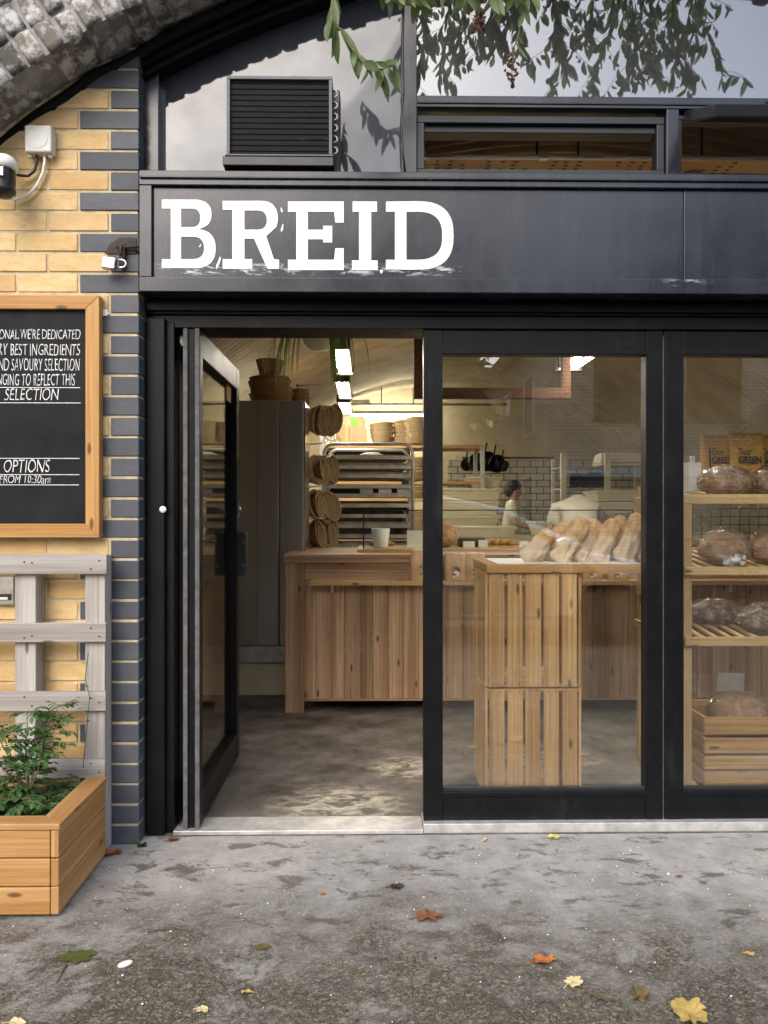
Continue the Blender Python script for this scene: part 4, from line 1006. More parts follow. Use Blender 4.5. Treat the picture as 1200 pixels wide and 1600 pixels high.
def pale_stack(px, py0, n, Y, r, h, step, desc):
    global proto
    p = W(px, py0, Y)
    for j in range(n):
        lab = f'pale proofing basket in {desc}, ' + ('lowest' if j == 0 else 'topmost' if j == n - 1 else ORD[j] + ' from the bottom')
        loc = (p.x + rnd.uniform(-.008, .008), Y + r, p.z + j * step); rot = (R(rnd.uniform(-4, 4)), R(rnd.uniform(-7, 7)), rnd.random() * 6)
        if proto is None: proto = basket('proofing_basket', lab, loc, .125, .07, 1.3, mat=M['cane'], M_=rot, group='proofing baskets piled on the shelf')
        else: dup(proto, loc, rot, lab, group='proofing baskets piled on the shelf')
pale_stack(598, 692, 4, YS_ + .05, .1, .07, .042, 'the pile under the long batten light')
pale_stack(633, 694, 5, YS_ + .08, .1, .07, .040, 'the upper pile beside the window frame')
pale_stack(652, 694, 6, YS_ - .02, .1, .07, .040, 'the rightmost upper pile at the window frame')
pale_stack(650, 751, 6, YS_, .1, .07, .030, 'the middle pile right of the trolley')
pale_stack(652, 777, 2, YS_, .1, .07, .030, 'the short pile on the third shelf')
pale_stack(655, 830, 4, YS_, .1, .07, .045, 'the lowest pile right of the trolley')
px_box('white_tub', 'cream plastic tub on the lowest storage shelf right of the trolley', 'tub', 648, 672, 808, 842, YS_ + .06, .4, M['tubwhite'], .01)

# hanging plant by the door
hp = W(500, 527, 1.35)
t = thing('hanging_plant', 'strap leaved plant trailing from a round pot hung inside the doorway', 'plant', (hp.x, 1.35, hp.z - .08))
b = MB(); b.lathe([(.0, -.075), (.05, -.066), (.083, -.035), (.097, .01), (.09, .06), (.07, .09), (.062, .09), (.08, .06), (.085, .01), (0, .02)], (hp.x, 1.35, hp.z), 26); b.build('pot', M['tubwhite'], t)
b = MB()
for k in range(3):
    a = k * 2.1; b.tube([(hp.x + .08 * math.cos(a), 1.35 + .08 * math.sin(a), hp.z + .07), (hp.x, 1.35, hp.z + .55), (hp.x, 1.35, ACZ + math.sqrt((AR - .22) ** 2 - (hp.x - ACX) ** 2))], .003, 5)
b.build('cord', M['stem'], t)
b = MB()
def strap(x, y, z, dx, dy, up, drop, w):
    pts = []
    n = 9; base = len(b.v)
    for i in range(n + 1):
        s_ = i / n; q = Vector((x + dx * (1 - (1 - s_) ** 2), y + dy * (1 - (1 - s_) ** 2), z + up * math.sin(min(1, s_ * 2.2) * math.pi / 2) * (1 if s_ < .45 else 1) - drop * s_ ** 2.2))
        ww = w * (1 - s_ ** 3) * .5 + .0005; sd = Vector((dy, -dx, 0)); sd = sd.normalized() if sd.length > 0 else Vector((1, 0, 0))
        b.v += [q - sd * ww, q + sd * ww + Vector((0, 0, .002))]
    for i in range(n): b.face([base + 2 * i, base + 2 * i + 1, base + 2 * i + 3, base + 2 * i + 2], [(0, 0)] * 4, 0, True)
for k in range(40):
    a = (math.pi if k % 2 else 0) + rnd.uniform(-.75, .75); l = rnd.uniform(.08, .26); strap(hp.x + .05 * math.cos(a), 1.35 + .05 * math.sin(a), hp.z + .08, l * math.cos(a), l * math.sin(a), .06, rnd.uniform(.18, .42), .013)
for k in range(34):
    a = 3.1 + rnd.uniform(-.7, .7); l = rnd.uniform(.08, .26); strap(hp.x - .05, 1.33, hp.z + .07, l * math.cos(a), l * math.sin(a), .06, rnd.uniform(.30, .46), .012)
for k in range(11):
    a = 5.2 + rnd.uniform(-.5, .5); l = rnd.uniform(.08, .13); strap(hp.x + .03, 1.30, hp.z + .06, l * math.cos(a) + .01, l * math.sin(a), .02, rnd.uniform(.33, .42), .012)
b.build('foliage', M['grassy'], t)

# hanging wooden frame above the counter
Yh = 1.75
p0, p1 = W(647, 622, Yh), W(892, 606, Yh); wz = W(600, 500, Yh).z
t = thing('timber_surround', 'hanging stained timber frame over the counter behind the first window', 'frame', ((p0.x + p1.x) / 2, Yh, p0.z))
b = MB(); b.box(p0.x, p1.x, Yh, Yh + .05, p0.z, p1.z); b.build('rail', M['beam'], t, bevel=.002)
for xx in (p0.x, p1.x - .05):
    b = MB(); b.box(xx, xx + .05, Yh + .001, Yh + .049, p1.z + .001, arcz(xx + .02, AR - .22)); b.build('post', M['beam'], t, bevel=.002)
# acoustic panel raft + downlights, seen through the upper openings
zr = WZ(246, .85); x0r, x1r = .0, 3.4
def pegmat():
    t = NT('perforated_board'); p = t.pos(); v = t.voro(t.mapping(p, (16, 26, 1)), 1.0); v.inputs['Randomness'].default_value = 0.15
    gap = t.math('GREATER_THAN', t.noise(t.mapping(p, (5, 3, 0)), 1, 2), .47)
    c = t.mix(t.math('MULTIPLY', t.math('LESS_THAN', v.outputs['Distance'], .22), gap), t.mix(t.noise(p, 6, 4), (.45, .30, .14), (.55, .38, .19)), (.02, .015, .01)); t.bsdf(c, .7); return t.mat
M['peg'] = pegmat()
t = thing('ceiling_raft', 'perforated board raft hung under the vault behind the upper windows', 'ceiling panel', (1.2, 1.3, zr))
b = MB(); b.box(x0r, x1r, .86, 1.60, zr, zr + .018); b.build('board', M['peg'], t)
b = MB(); b.tube([(x0r - .02, .85, zr + .006), (x1r, .85, zr + .006)], .012, 8)
for x in (.24, .82, 1.46): b.box(x - .02, x + .02, .832, .868, zr - .006, zr + .022)
b.build('edge_rail', M['chrome'], t, bevel=.001)
b = MB()
for x in (.14, .2, .8, 1.0, 1.6): b = MB(); b.tube([(x, .9, zr), (x, .9, arcz(x, AR - .22))], .006, 5); b.build('drop_rod', M['blackplastic'], t)
for i, px in enumerate((697, 1084)):
    p = W(px, 262, .98); b = MB(); b.lathe([(.036, -.03), (.04, -.03), (.04, 0), (.0, 0)], (p.x, 1.0, zr - .001), 18); b.lathe([(0, -.012), (.034, -.012)], (p.x, 1.0, zr), 18)
    tag(b.build('downlight', M['chrome']), ['round steel downlight under the raft at the first upper opening', 'round steel downlight under the raft at the tilted hopper'][i], 'light')

# ================================================================== DISPLAY BEHIND THE WINDOWS
# two slatted crates stood on end carrying a board
YT = .40; kx0, kx1 = W(763, 800, YT).x, W(910, 800, YT).x; kd = .38
zmid, ztop = WZ(1076, YT), WZ(896, YT)
def end_crate(z0, z1, label):
    t = thing('display_crate', label, 'crate', ((kx0 + kx1) / 2, YT + kd / 2, z0), 'crates of the window stand')
    n = 5; w = (kx1 - kx0 - .012) / n
    for k in range(n):
        b = MB(); xx = kx0 + k * w + .003; b.box(xx + rnd.uniform(0, .004), xx + w - .010 - rnd.uniform(0, .005), YT + rnd.uniform(0, .002), YT + .013, z0 + .002, z1 - .002)
        for zz in (z0 + .012, z1 - .012):
            for dx in (.25, .72): b.disc((xx + dx * w * .85 + rnd.uniform(-.004, .004), YT - .0006, zz + rnd.uniform(-.004, .004)), .0028, (0, -1, 0), 8, 1)
        b.build('slat', [M['pine_warm'], M['rust']], t, bevel=.0015, seg=1)
    for k in range(4):
        b = MB(); yy = YT + .016 + k * .091; b.box(kx0 - .012, kx0, yy, yy + .084, z0 + .001, z1 - .001); b.build('side_slat', M['pine_warm'], t, bevel=.0015, seg=1)
    for k in range(4):
        b = MB(); yy = YT + .016 + k * .091; b.box(kx1 - .012, kx1, yy, yy + .084, z0 + .001, z1 - .001); b.build('side_slat', M['pine_warm'], t, bevel=.0015, seg=1)
    b = MB()
    for zz in (z0 + .002, z1 - .016): b.box(kx0 + .001, kx1 - .013, YT + .015, YT + kd, zz, zz + .013)
    b.build('end_board', M['pine_warm'], t)
    return t
end_crate(.006, zmid - .001, 'lower slatted pine crate of the window stand')
end_crate(zmid + .001, ztop, 'upper slatted pine crate of the window stand under the board')
tz1 = WZ(882, YT); tx0, tx1 = W(760, 800, YT).x, 1.17
b = MB(); b.box(tx0, tx1, YT - .01, YT + .45, ztop + .001, tz1); tag(b.build('stand_top', M['pine'], bevel=.003), 'pine board laid across the two crates in the window', 'board')
b = MB(); b.box(tx0 + .05, tx1 - .03, YT + .012, YT + .40, tz1 + .0008, tz1 + .003); tag(b.build('paper_sheet', M['paper']), 'white sheet covering the pine board under the bagged loaves', 'sheet')
# loaves in paper bags leaning on each other
def bagged_loaf(px, py, L, w, lean, y, label, tw=0):
    p = W(px, py, y); t = thing('bagged_loaf', label, 'bagged loaf', (p.x, y, tz1 + .004), 'loaves in paper bags on the window stand')
    t.rotation_euler = (R(-8), R(lean), R(tw))
    b = MB(); n, sgm = 26, 30; sd = rnd.random() * 50; base = 0
    for i in range(n + 1):
        v = i / n; rr = (w / 2) * min(1, (v * 9 + .55)) * (1 - max(0, (v - .72) / .28) ** 2.4) ** .5 if v < 1 else 0
        rr = max(rr, .002); fx = 1 - .22 * math.exp(-v * 7) * 0; fy = .72 - .3 * math.exp(-v * 6)
        for k in range(sgm):
            a = 2 * math.pi * k / sgm; q = Vector((rr * math.cos(a) * (1.0 + .18 * math.exp(-v * 6)), rr * fy * math.sin(a), v * L))
            cre = .017 * (1.2 - v) * noise.noise(Vector((math.cos(a) * 3 + sd, math.sin(a) * 3, v * 3.5))) - .016 * (1.15 - v) * abs(noise.noise(Vector((a * 1.6 + sd, v * 7, 3))))
            q += Vector((math.cos(a), math.sin(a), .3)) * cre; b.v.append(q)
    for i in range(n):
        for k in range(sgm):
            k2 = (k + 1) % sgm; b.face([i * sgm + k, i * sgm + k2, (i + 1) * sgm + k2, (i + 1) * sgm + k], [(0, 0)] * 4, 0, True)
    b.face(list(range(sgm))[::-1], [(0, 0)] * sgm); b.face([n * sgm + k for k in range(sgm)], [(0, 0)] * sgm)
    b.build('paper_wrapper', M['kraftbag'], t, local=True)
    return t
def kraftbag():
    t = NT('thin_kraft'); o = t.obj(); z = t.n('ShaderNodeSeparateXYZ', Vector=o).outputs[2]
    c = t.mix(t.ramp(t.noise(o, 16, 5), [(.35, 0.), (.7, 1.)]), (.60, .46, .31), (.72, .59, .44))
    br = t.mix(t.ramp(t.noise(o, 30, 6, .7), [(.4, 0.), (.62, 1.)]), (.42, .23, .09), (.66, .45, .23))
    edge = t.math('ADD', z, t.math('MULTIPLY', t.math('SUBTRACT', t.noise(o, 16, 5), .5), .13))
    c = t.mix(t.ramp(edge, [(.105, 0.), (.135, 1.)]), c, br)
    t.bsdf(c, .7, 0, t.bump(t.noise(o, 28, 5, .7, 1.), .6, .008), .35); return t.mat
M['kraftbag'] = kraftbag()
PB = [(822, 886, .175, .105, 38, .50), (850, 886, .19, .10, 30, .62), (872, 889, .215, .105, 27, .48), (893, 888, .205, .10, 26, .62), (905, 890, .20, .105, 25, .50), (932, 889, .205, .105, 25, .49), (948, 889, .215, .10, 22, .63), (972, 889, .225, .105, 20, .50), (992, 888, .20, .105, 20, .63), (1004, 889, .215, .11, 18, .53)]
PL = ['leftmost and most tilted', 'second from the left, behind the leftmost', 'third from the left, in front', 'fourth from the left, behind its neighbours', 'fifth from the left, in the middle front', 'sixth from the left, in front', 'seventh from the left, behind', 'tall one third from the right in front', 'second from the right, behind', 'rightmost, cut off by the frame']
for (px, py, L, w, ln, y), lb in zip(PB, PL): bagged_loaf(px, py, L * 1.04, w * .84, ln + 4, y, 'paper bagged loaf on the window stand, ' + lb, rnd.uniform(-12, 12))

# bread shelf unit in the second window
YB = .36; bx0 = W(1069, 800, YB).x; bw = .040; bx1 = bx0 + .80; by1 = YB + .60
t = thing('bread_shelf', 'pale pine bread shelf with slatted decks in the second window', 'shelf', ((bx0 + bx1) / 2, YB + .3, 0))
tiersz = [(WZ(772, YB), WZ(787, YB)), (WZ(886, YB), WZ(899, YB)), (WZ(996, YB), WZ(1010, YB))]
for xx in (bx0, bx1 - bw):
    for yy in (YB + .0035, by1 - bw):
        b = MB(); b.box(xx, xx + .034, yy, yy + bw, 0, tiersz[0][1] - .001 if yy < .5 else tiersz[0][0]); b.build('post', M['pine_pale'], t, bevel=.002)
for (z1, z0) in tiersz:
    b = MB(); b.box(bx0 - .001, bx1, YB, YB + .003 + bw + .002, z0, z1) if z1 == tiersz[0][0] else b.box(bx0 - .001, bx1, YB - .018, YB + .003, z0, z1)
    b.build('front_rail', M['pine_pale'], t, bevel=.002)
    b = MB(); b.box(bx0 + .001, bx1 - .001, by1 - .02, by1 - .001, z0 + .04, z1 + .05); b.build('back_rail', M['pine_pale'], t, bevel=.002)
    b = MB(); b.box(bx0 - .018, bx0 - .0015, YB + .01, by1 - .01, z0, z1 - .004); b.build('side_rail', M['pine_pale'], t, bevel=.002)
    x = bx0 + .045; k = 0
    while x < bx1 - .05:
        b = MB(); b.bar((x, YB + .006, (z0 + z1) / 2), (x, by1 - .021, (z0 + z1) / 2 + .055), .020, .010); b.build('slat', M['pine_pale'], t, bevel=.001, seg=1); x += .057; k += 1
def slope(z1, z0, y): return (z0 + z1) / 2 + .005 + (y - YB) * .092 + .003
def wrapped_loaf(px, z, y, rad, label, mt, rz=0, knot=None, seed=0, tail=None):
    x = W(px, 800, y).x; t = thing('wrapped_loaf', label, 'wrapped loaf', (x, y, z), 'loaves in clear bags on the bread shelf'); t.rotation_euler = (0, 0, R(rz))
    b = MB(); b.blob((0, 0, rad[2] * .86), rad, .12, 2.6, 26, 16, seed=seed, squash=.85); b.build('loaf', mt, t, local=True)
    b = MB(); b.blob((0, 0, rad[2] * .93), (rad[0] * 1.10 + .004, rad[1] * 1.08 + .004, rad[2] * 1.08 + .006), .14, 6, 44, 26, seed=seed + 5, squash=.86)
    for v in b.v:
        cr = .010 * noise.noise(v * 38 + Vector((seed, 0, 0))); v += Vector((v.x, v.y, v.z - rad[2])).normalized() * cr
    if knot:
        kx, ky, kz = knot; kk = Vector((kx * rad[0], ky * rad[1], rad[2] * (1 + kz)))
        for i in range(26):
            a = rnd.random() * 6.28; rr = rnd.uniform(.35, .8); q = kk + Vector((math.cos(a) * rad[0] * rr * .8, .012, math.sin(a) * rad[2] * rr * .9))
            sd = Vector((-math.sin(a), 0, math.cos(a))) * rnd.uniform(.004, .010); base = len(b.v)
            b.v += [kk + sd * .3 + Vector((0, -.012, 0)), q + sd, q - sd, kk - sd * .3 + Vector((0, -.012, 0))]; b.face([base, base + 1, base + 2, base + 3], [(0, 0)] * 4, 1, True)
        b.blob(kk + Vector((0, -.018, -.004)), (.022, .016, .012), .3, 4, 14, 8, 1, seed=seed)
    if tail:
        base = len(b.v); tx, ty, tz, tl = tail
        for i in range(6):
            for j in range(5):
                b.v.append(Vector((tx + tl * i / 5, ty - .01 + .008 * noise.noise(Vector((i * 1.7, j * 1.3, seed))), tz + (j - 2) * .008 * (1 + i * .6) - .015 * (i / 5) ** 2 * 3 * .4)))
        for i in range(5):
            for j in range(4): k = base + i * 5 + j; b.face([k, k + 1, k + 6, k + 5], [(0, 0)] * 4, 1, True)
    b.build('clear_bag', [M['wrap'], M['wrapwhite']], t, local=True); return t
def wrapwhite():
    t = NT('gathered_wrap'); tr = t.n('ShaderNodeBsdfTransparent'); d = t.n('ShaderNodeBsdfPrincipled'); d.inputs['Base Color'].default_value = (.85, .86, .88, 1); d.inputs['Roughness'].default_value = .25
    m = t.n('ShaderNodeMixShader'); m.inputs[0].default_value = .6; t.t.links.new(tr.outputs[0], m.inputs[1]); t.t.links.new(d.outputs[0], m.inputs[2]); t.t.links.new(m.outputs[0], t.out.inputs[0]); return t.mat
M['wrapwhite'] = wrapwhite()
z = [slope(a, c, YB + .16) for a, c in tiersz]
wrapped_loaf(1134, z[0], YB + .15, (.108, .085, .058), 'golden loaf in a clear bag at the left of the top shelf', M['bread'], 6, seed=1, knot=None)
wrapped_loaf(1212, z[0], YB + .17, (.095, .085, .062), 'golden loaf in a clear bag cut off by the right edge on the top shelf', M['bread'], -10, seed=2)
wrapped_loaf(1131, z[1], YB + .14, (.098, .085, .072), 'round loaf in a knotted clear bag on the second shelf', M['bread'], 0, (0.05, -.95, -.68), seed=3)
wrapped_loaf(1203, z[1], YB + .16, (.085, .08, .068), 'round loaf in a clear bag at the right of the second shelf', M['bread'], 15, seed=4)
wrapped_loaf(1116, z[2] + .012, YB + .30, (.118, .07, .052), 'dark seeded loaf lying at the back of the third shelf', M['seeded'], 4, seed=5)
wrapped_loaf(1196, z[2], YB + .12, (.098, .08, .058), 'dark oat topped loaf at the right of the third shelf', M['seeded'], -12, seed=6)
# printed coffee bags at the back of the top shelf
def text_obj(body, px0, px1, py0, py1, Y, mat, parent, shear=0.0, ext=.0006, local_from=None, bold=0.0, box=None, name='lettering'):
    cu = bpy.data.curves.new('txt', 'FONT'); cu.body = body; cu.extrude = ext; cu.shear = shear; cu.offset = bold; cu.resolution_u = 4
    tmp = bpy.data.objects.new('tmp_text', cu); COL.objects.link(tmp); dg = bpy.context.evaluated_depsgraph_get(); dg.update()
    me = bpy.data.meshes.new_from_object(tmp.evaluated_get(dg)); bpy.data.objects.remove(tmp)
    xs = [v.co.x for v in me.vertices]; ys = [v.co.y for v in me.vertices]
    if box: X0, X1, Z0, Z1 = box
    else: X0, X1, Z0, Z1 = W(px0, 800, Y).x, W(px1, 800, Y).x, W(px0, py1, Y).z, W(px0, py0, Y).z
    for v in me.vertices:
        v.co.x = X0 + (v.co.x - min(xs)) / (max(xs) - min(xs)) * (X1 - X0); v.co.y = Z0 + (v.co.y - min(ys)) / (max(ys) - min(ys)) * (Z1 - Z0)
    for v in me.vertices:
        if name == 'chalk_line': v.co.x += .0035 * noise.noise(Vector((v.co.x * 60, v.co.y * 60, 3))); v.co.y += .003 * noise.noise(Vector((v.co.x * 45, v.co.y * 45, 8)))
    if local_from is not None:
        for v in me.vertices: v.co = Vector((v.co.x, local_from - v.co.z, v.co.y))
        me.materials.clear(); me.materials.append(mat); o = bpy.data.objects.new(name, me); COL.objects.link(o); o.parent = parent; return o
    return finish_flat(name, me, Y, mat, parent)
yg = YB + .36; zg = slope(*tiersz[0], yg)
cw = .150; ch = WZ(678, yg) - zg
for i, px in enumerate((1122, 1161, 1200)):
    bg = kraft_bag('printed_bag', ['golden printed kraft bag at the left of the top shelf', 'golden printed kraft bag between its two twins on the top shelf', 'golden printed kraft bag at the right edge of the top shelf'][i], W(px, 800, yg).x, yg + (.0 if i != 1 else -.03), zg, cw if i != 1 else .16, ch * (1 if i != 1 else 1.02), .07, M['kraft_gold'], window=False, lean=R(-3), rz=R((4, -3, 5)[i]), group='printed kraft bags on the top shelf')
    w, h = cw, ch
    text_obj('Dear', 0, 0, 0, 0, 0, M['ink'], bg, .15, .0005, -.0415, .0, (-w * .30, w * .08, h * .62, h * .74))
    text_obj('GREEN', 0, 0, 0, 0, 0, M['ink'], bg, .0, .0005, -.0435, .025, (-w * .32, w * .36, h * .47, h * .59))
    if i != 1:
        b = MB(); b.box(-w * .40, -w * .34, -.0420, -.0410, h * .40, h * .74); b.build('printed_bar', M['ink'], bg, local=True)
b = MB(); p = W(1082, 742, YB + .3); b.box(p.x - .03, p.x + .03, YB + .27, YB + .33, slope(*tiersz[0], YB + .33), slope(*tiersz[0], YB + .33) + .13); b.lathe([(.012, 0), (.012, .03), (0, .03)], (p.x, YB + .3, slope(*tiersz[0], YB + .33) + .131), 10); tag(b.build('white_carton', M['paper'], bevel=.003), 'white carton at the left end of the top shelf', 'carton')
b = MB(); p, q = W(1066, 858, 1.25), W(1290, 782, 1.25)
for k in range(16): x = p.x + (q.x - p.x) * k / 15; b.tube([(x, 1.25, p.z), (x, 1.25, q.z)], .0025, 5)
for k in range(7): z_ = p.z + (q.z - p.z) * k / 6; b.tube([(p.x, 1.256, z_), (q.x, 1.256, z_)], .0025, 5)
for x in (p.x, q.x): b.tube([(x, 1.26, .005), (x, 1.26, q.z + .01)], .008, 6)
tag(b.build('wire_grid', M['blackplastic']), 'black wire grid screen standing behind the bread shelf', 'screen')
# crate on the floor below the shelf
YK = .375; gx0_, gx1_ = W(1101, 800, YK).x, W(1101, 800, YK).x + .50; t = thing('slatted_crate', 'slatted pine crate of wrapped bread on the floor under the shelf', 'crate', ((gx0_ + gx1_) / 2, YK + .16, .055))
for (a, c) in ((1123, 1150), (1156, 1180), (1184, 1205), (1208, 1233)):
    z1_, z0_ = WZ(a, YK), WZ(c, YK)
    b = MB(); b.box(gx0_, gx1_, YK, YK + .012, z0_, z1_); b.build('front_slat', M['pine_warm'], t, bevel=.002)
    b = MB(); b.box(gx0_, gx1_, YK + .31, YK + .322, z0_, z1_ + .0); b.build('back_slat', M['pine_warm'], t, bevel=.002)
    for xx in (gx0_, gx1_ - .012):
        b = MB(); b.box(xx, xx + .012, YK + .0135, YK + .3085, z0_, z1_); b.build('side_slat', M['pine_warm'], t, bevel=.002)
b = MB(); b.box(gx0_ + .013, gx1_ - .013, YK + .013, YK + .309, .056, .068); b.build('crate_floor', M['pine_warm'], t)
b = MB(); b.box(gx0_ - .07, gx1_ + .1, YK - .01, YK + .36, .008, .054); tag(b.build('low_plinth', M['pine_pale'], bevel=.003), 'low pine plinth under the crate on the shop floor', 'plinth')
zc = WZ(1123, YK) - .085
wrapped_loaf(1158, zc, YK + .15, (.13, .10, .075), 'wrapped loaf heaped in the slatted crate', M['bread'], 0, seed=8)
wrapped_loaf(1222, zc - .01, YK + .17, (.12, .10, .07), 'wrapped loaf at the right end inside the slatted crate', M['bread'], 0, seed=9)
p, q = W(1122, 1082, YC - .02), W(1164, 1052, YC - .02); b = MB(); b.box(p.x, q.x, YC - .006, YC - .003, p.z, q.z, M=Matrix.Rotation(R(3), 3, 'Y')); tag(b.build('paper_note', M['greybox']), 'grey paper note on the counter planks behind the crate', 'paper')

# kitchen kit seen through the first window
def tub(px0, px1, py0, py1, Y, dep, label):
    p, q = W(px0, py1, Y), W(px1, py0, Y); w, h = q.x - p.x, q.z - p.z; b = MB()
    n = len(b.v); tp = .03
    for (k, z_) in ((tp, p.z), (0, q.z - .02), (-.012, q.z - .02), (-.012, q.z)):
        for (x, y) in ((p.x + k, Y + k), (q.x - k, Y + k), (q.x - k, Y + dep - k), (p.x + k, Y + dep - k)): b.v.append(Vector((x, y, z_)))
    for l in range(3):
        for k in range(4): b.face([l * 4 + k, l * 4 + (k + 1) % 4, l * 4 + 4 + (k + 1) % 4, l * 4 + 4 + k], [(0, 0)] * 4)
    b.face([3, 2, 1, 0], [(0, 0)] * 4); b.face([12, 13, 14, 15], [(0, 0)] * 4)
    return tag(b.build('dough_tub', M['tubwhite'], bevel=.006), label, 'tub', 'cream dough tubs')
tub(733, 784, 745, 762, 5.2, .4, 'small dough tub on top of the left pile')
tub(684, 783, 763, 782, 5.1, .5, 'wide dough tub second from the top of the left pile')
tub(676, 780, 783, 806, 5.05, .5, 'wide dough tub third from the top of the left pile')
tub(932, 1001, 766, 783, 4.6, .45, 'upper dough tub of the right pile')
tub(930, 1003, 784, 802, 4.58, .45, 'lower dough tub of the right pile')
tub(838, 880, 815, 838, 4.2, .4, 'low dough tub on the bench beside the bending baker')
tw0, tw1 = W(660, 800, 4.2).x, 3.9
t = thing('work_bench', 'pale work bench across the kitchen behind the counter', 'bench', ((tw0 + tw1) / 2, 4.6, 0)); zbench = WZ(842, 4.2)
b = MB(); b.box(tw0, tw1, 4.15, 5.65, zbench - .05, zbench); b.build('bench_top', M['tubwhite'], t, bevel=.004)
b = MB(); b.box(tw0 + .03, tw1 - .03, 4.2, 5.6, .1, zbench - .051); b.build('cupboard', M['tubwhite'], t, bevel=.004)
tub(706, 806, 823, 841, 4.25, .5, 'long dough tub on the bench in the middle of the window')
tub(692, 780, 806.5, 823, 5.0, .45, 'dough tub at the bottom of the left pile')
b = MB(); p = W(742, 722, 6.9); b.tube([(p.x - .15, 7.0, p.z + .06), (p.x + 1.0, 7.0, p.z + .06)], .014, 8); tag(b.build('pan_rail', M['blackplastic']), 'dark rail carrying the hanging pans', 'rail')
for i, (px, py, r, a) in enumerate(((728, 728, .075, 20), (742, 724, .11, 60), (758, 722, .12, 80), (772, 724, .11, 110), (784, 727, .07, 130))):
    p = W(px, py, 6.95); b = MB(); Mx = Matrix.Rotation(R(a), 3, 'Y') @ Matrix.Rotation(R(70), 3, 'X')
    b.lathe([(0, 0), (r * .95, 0), (r, .01), (r * 1.03, r * .8), (r * .98, r * .8), (r * .94, .014), (0, .012)], p, 20, M=Mx); b.tube([p + Vector((0, 0, r)), p + Vector((.02, 0, r + .12))], .012, 6)
    tag(b.build('hanging_pan', M['blackplastic']), ['small dark pan hanging leftmost on the pan rail', 'dark pan hanging second from the left on the pan rail', 'largest dark pan hanging in the middle of the pan rail', 'dark pan hanging fourth from the left on the pan rail', 'small dark pan hanging rightmost on the pan rail'][i], 'pan')
t = thing('steel_shelving', 'pale shelving frame standing between the two bakers', 'shelving', W(915, 800, 6.0)); t.location.z = 0
b = MB()
for px in (881, 950): x = W(px, 800, 6.0).x; b.box(x - .03, x + .03, 6.0, 6.05, 0, WZ(708, 6.0)); b.box(x - .02, x + .02, 6.5, 6.54, 0, WZ(712, 6.0))
b.build('upright', M['tubwhite'], t)
for py in (728, 762, 800): b = MB(); b.box(W(878, 800, 6.0).x, W(953, 800, 6.0).x, 6.06, 6.49, WZ(py, 6.0) - .02, WZ(py, 6.0)); b.build('shelf_board', M['rack'], t)
for i, (a, c, y0_, y1_, mt, lb, ct) in enumerate(((940, 1002, 709, 722, 'paper', 'white carton high on the right behind the bending baker', 'carton'), (890, 912, 742, 761, 'blackplastic', 'dark appliance on the shelving frame', 'appliance'), (918, 944, 740, 761, 'traydark', 'dark crate on the middle board of the shelving frame', 'crate'))):
    p, q = W(a, y1_, 6.1), W(c, y0_, 6.1); b = MB(); b.box(p.x, q.x, 6.1, 6.4, p.z, q.z); b.box(p.x + .02, q.x - .02, 6.12, 6.38, q.z, q.z + .015); tag(b.build('carton' if ct == 'carton' else ct, M[mt], bevel=.008), lb, ct)
b = MB(); x = W(970, 800, 6.1).x; b.box(W(938, 800, 6.1).x, W(1010, 800, 6.1).x, 6.06, 6.42, W(0, 722, 6.1).z - .03, W(0, 722, 6.1).z - .002); 
for xx in (W(958, 800, 6.1).x, W(1006, 800, 6.1).x): b.box(xx, xx + .03, 6.42, 6.45, 0, W(0, 722, 6.1).z - .001)
tag(b.build('wall_shelf', M['tubwhite']), 'narrow high shelf carrying the white carton', 'shelf')

# ---- people
def skin_mesh(name, joints, edges, mat, parent, sub=2):
    me = bpy.data.meshes.new(name); me.from_pydata([tuple(j[0]) for j in joints], edges, []); me.materials.append(mat)
    ob = bpy.data.objects.new(name, me); COL.objects.link(ob); ob.parent = parent
    md = ob.modifiers.new('skin', 'SKIN'); md.use_smooth_shade = True
    if not me.skin_vertices: 
        bpy.context.view_layer.objects.active = ob; me.skin_vertices.new() if hasattr(me.skin_vertices, 'new') else None
    lay = me.skin_vertices[0].data
    for d, j in zip(lay, joints): d.radius = (j[1], j[2] if len(j) > 2 else j[1])
    lay[0].use_root = True
    s_ = ob.modifiers.new('sub', 'SUBSURF'); s_.levels = sub; s_.render_levels = sub
    return ob
def hand_edges(J, E, wrist, palm_dir, across, scale=1.0):
    """five unequal bent fingers rooted in the palm"""
    pd, ac = Vector(palm_dir).normalized(), Vector(across).normalized(); dn = pd.cross(ac)
    w = Vector(J[wrist][0]); J.append((w + pd * .06, .028, .016)); palm = len(J) - 1; E.append((wrist, palm))
    for k, (o, L) in enumerate(((-.03, .062), (-.010, .072), (.010, .068), (.028, .052))):
        r0 = w + pd * .085 + ac * o; J.append((r0, .009)); a = len(J) - 1; E.append((palm, a))
        J.append((r0 + pd * L * .55 + dn * .010, .008)); E.append((a, a + 1)); J.append((r0 + pd * L * .9 + dn * .032, .006)); E.append((a + 1, a + 2))
    J.append((w + pd * .035 - ac * .036 + dn * .008, .010)); a = len(J) - 1; E.append((palm, a)); J.append((w + pd * .07 - ac * .052 + dn * .02, .008)); E.append((a, a + 1))
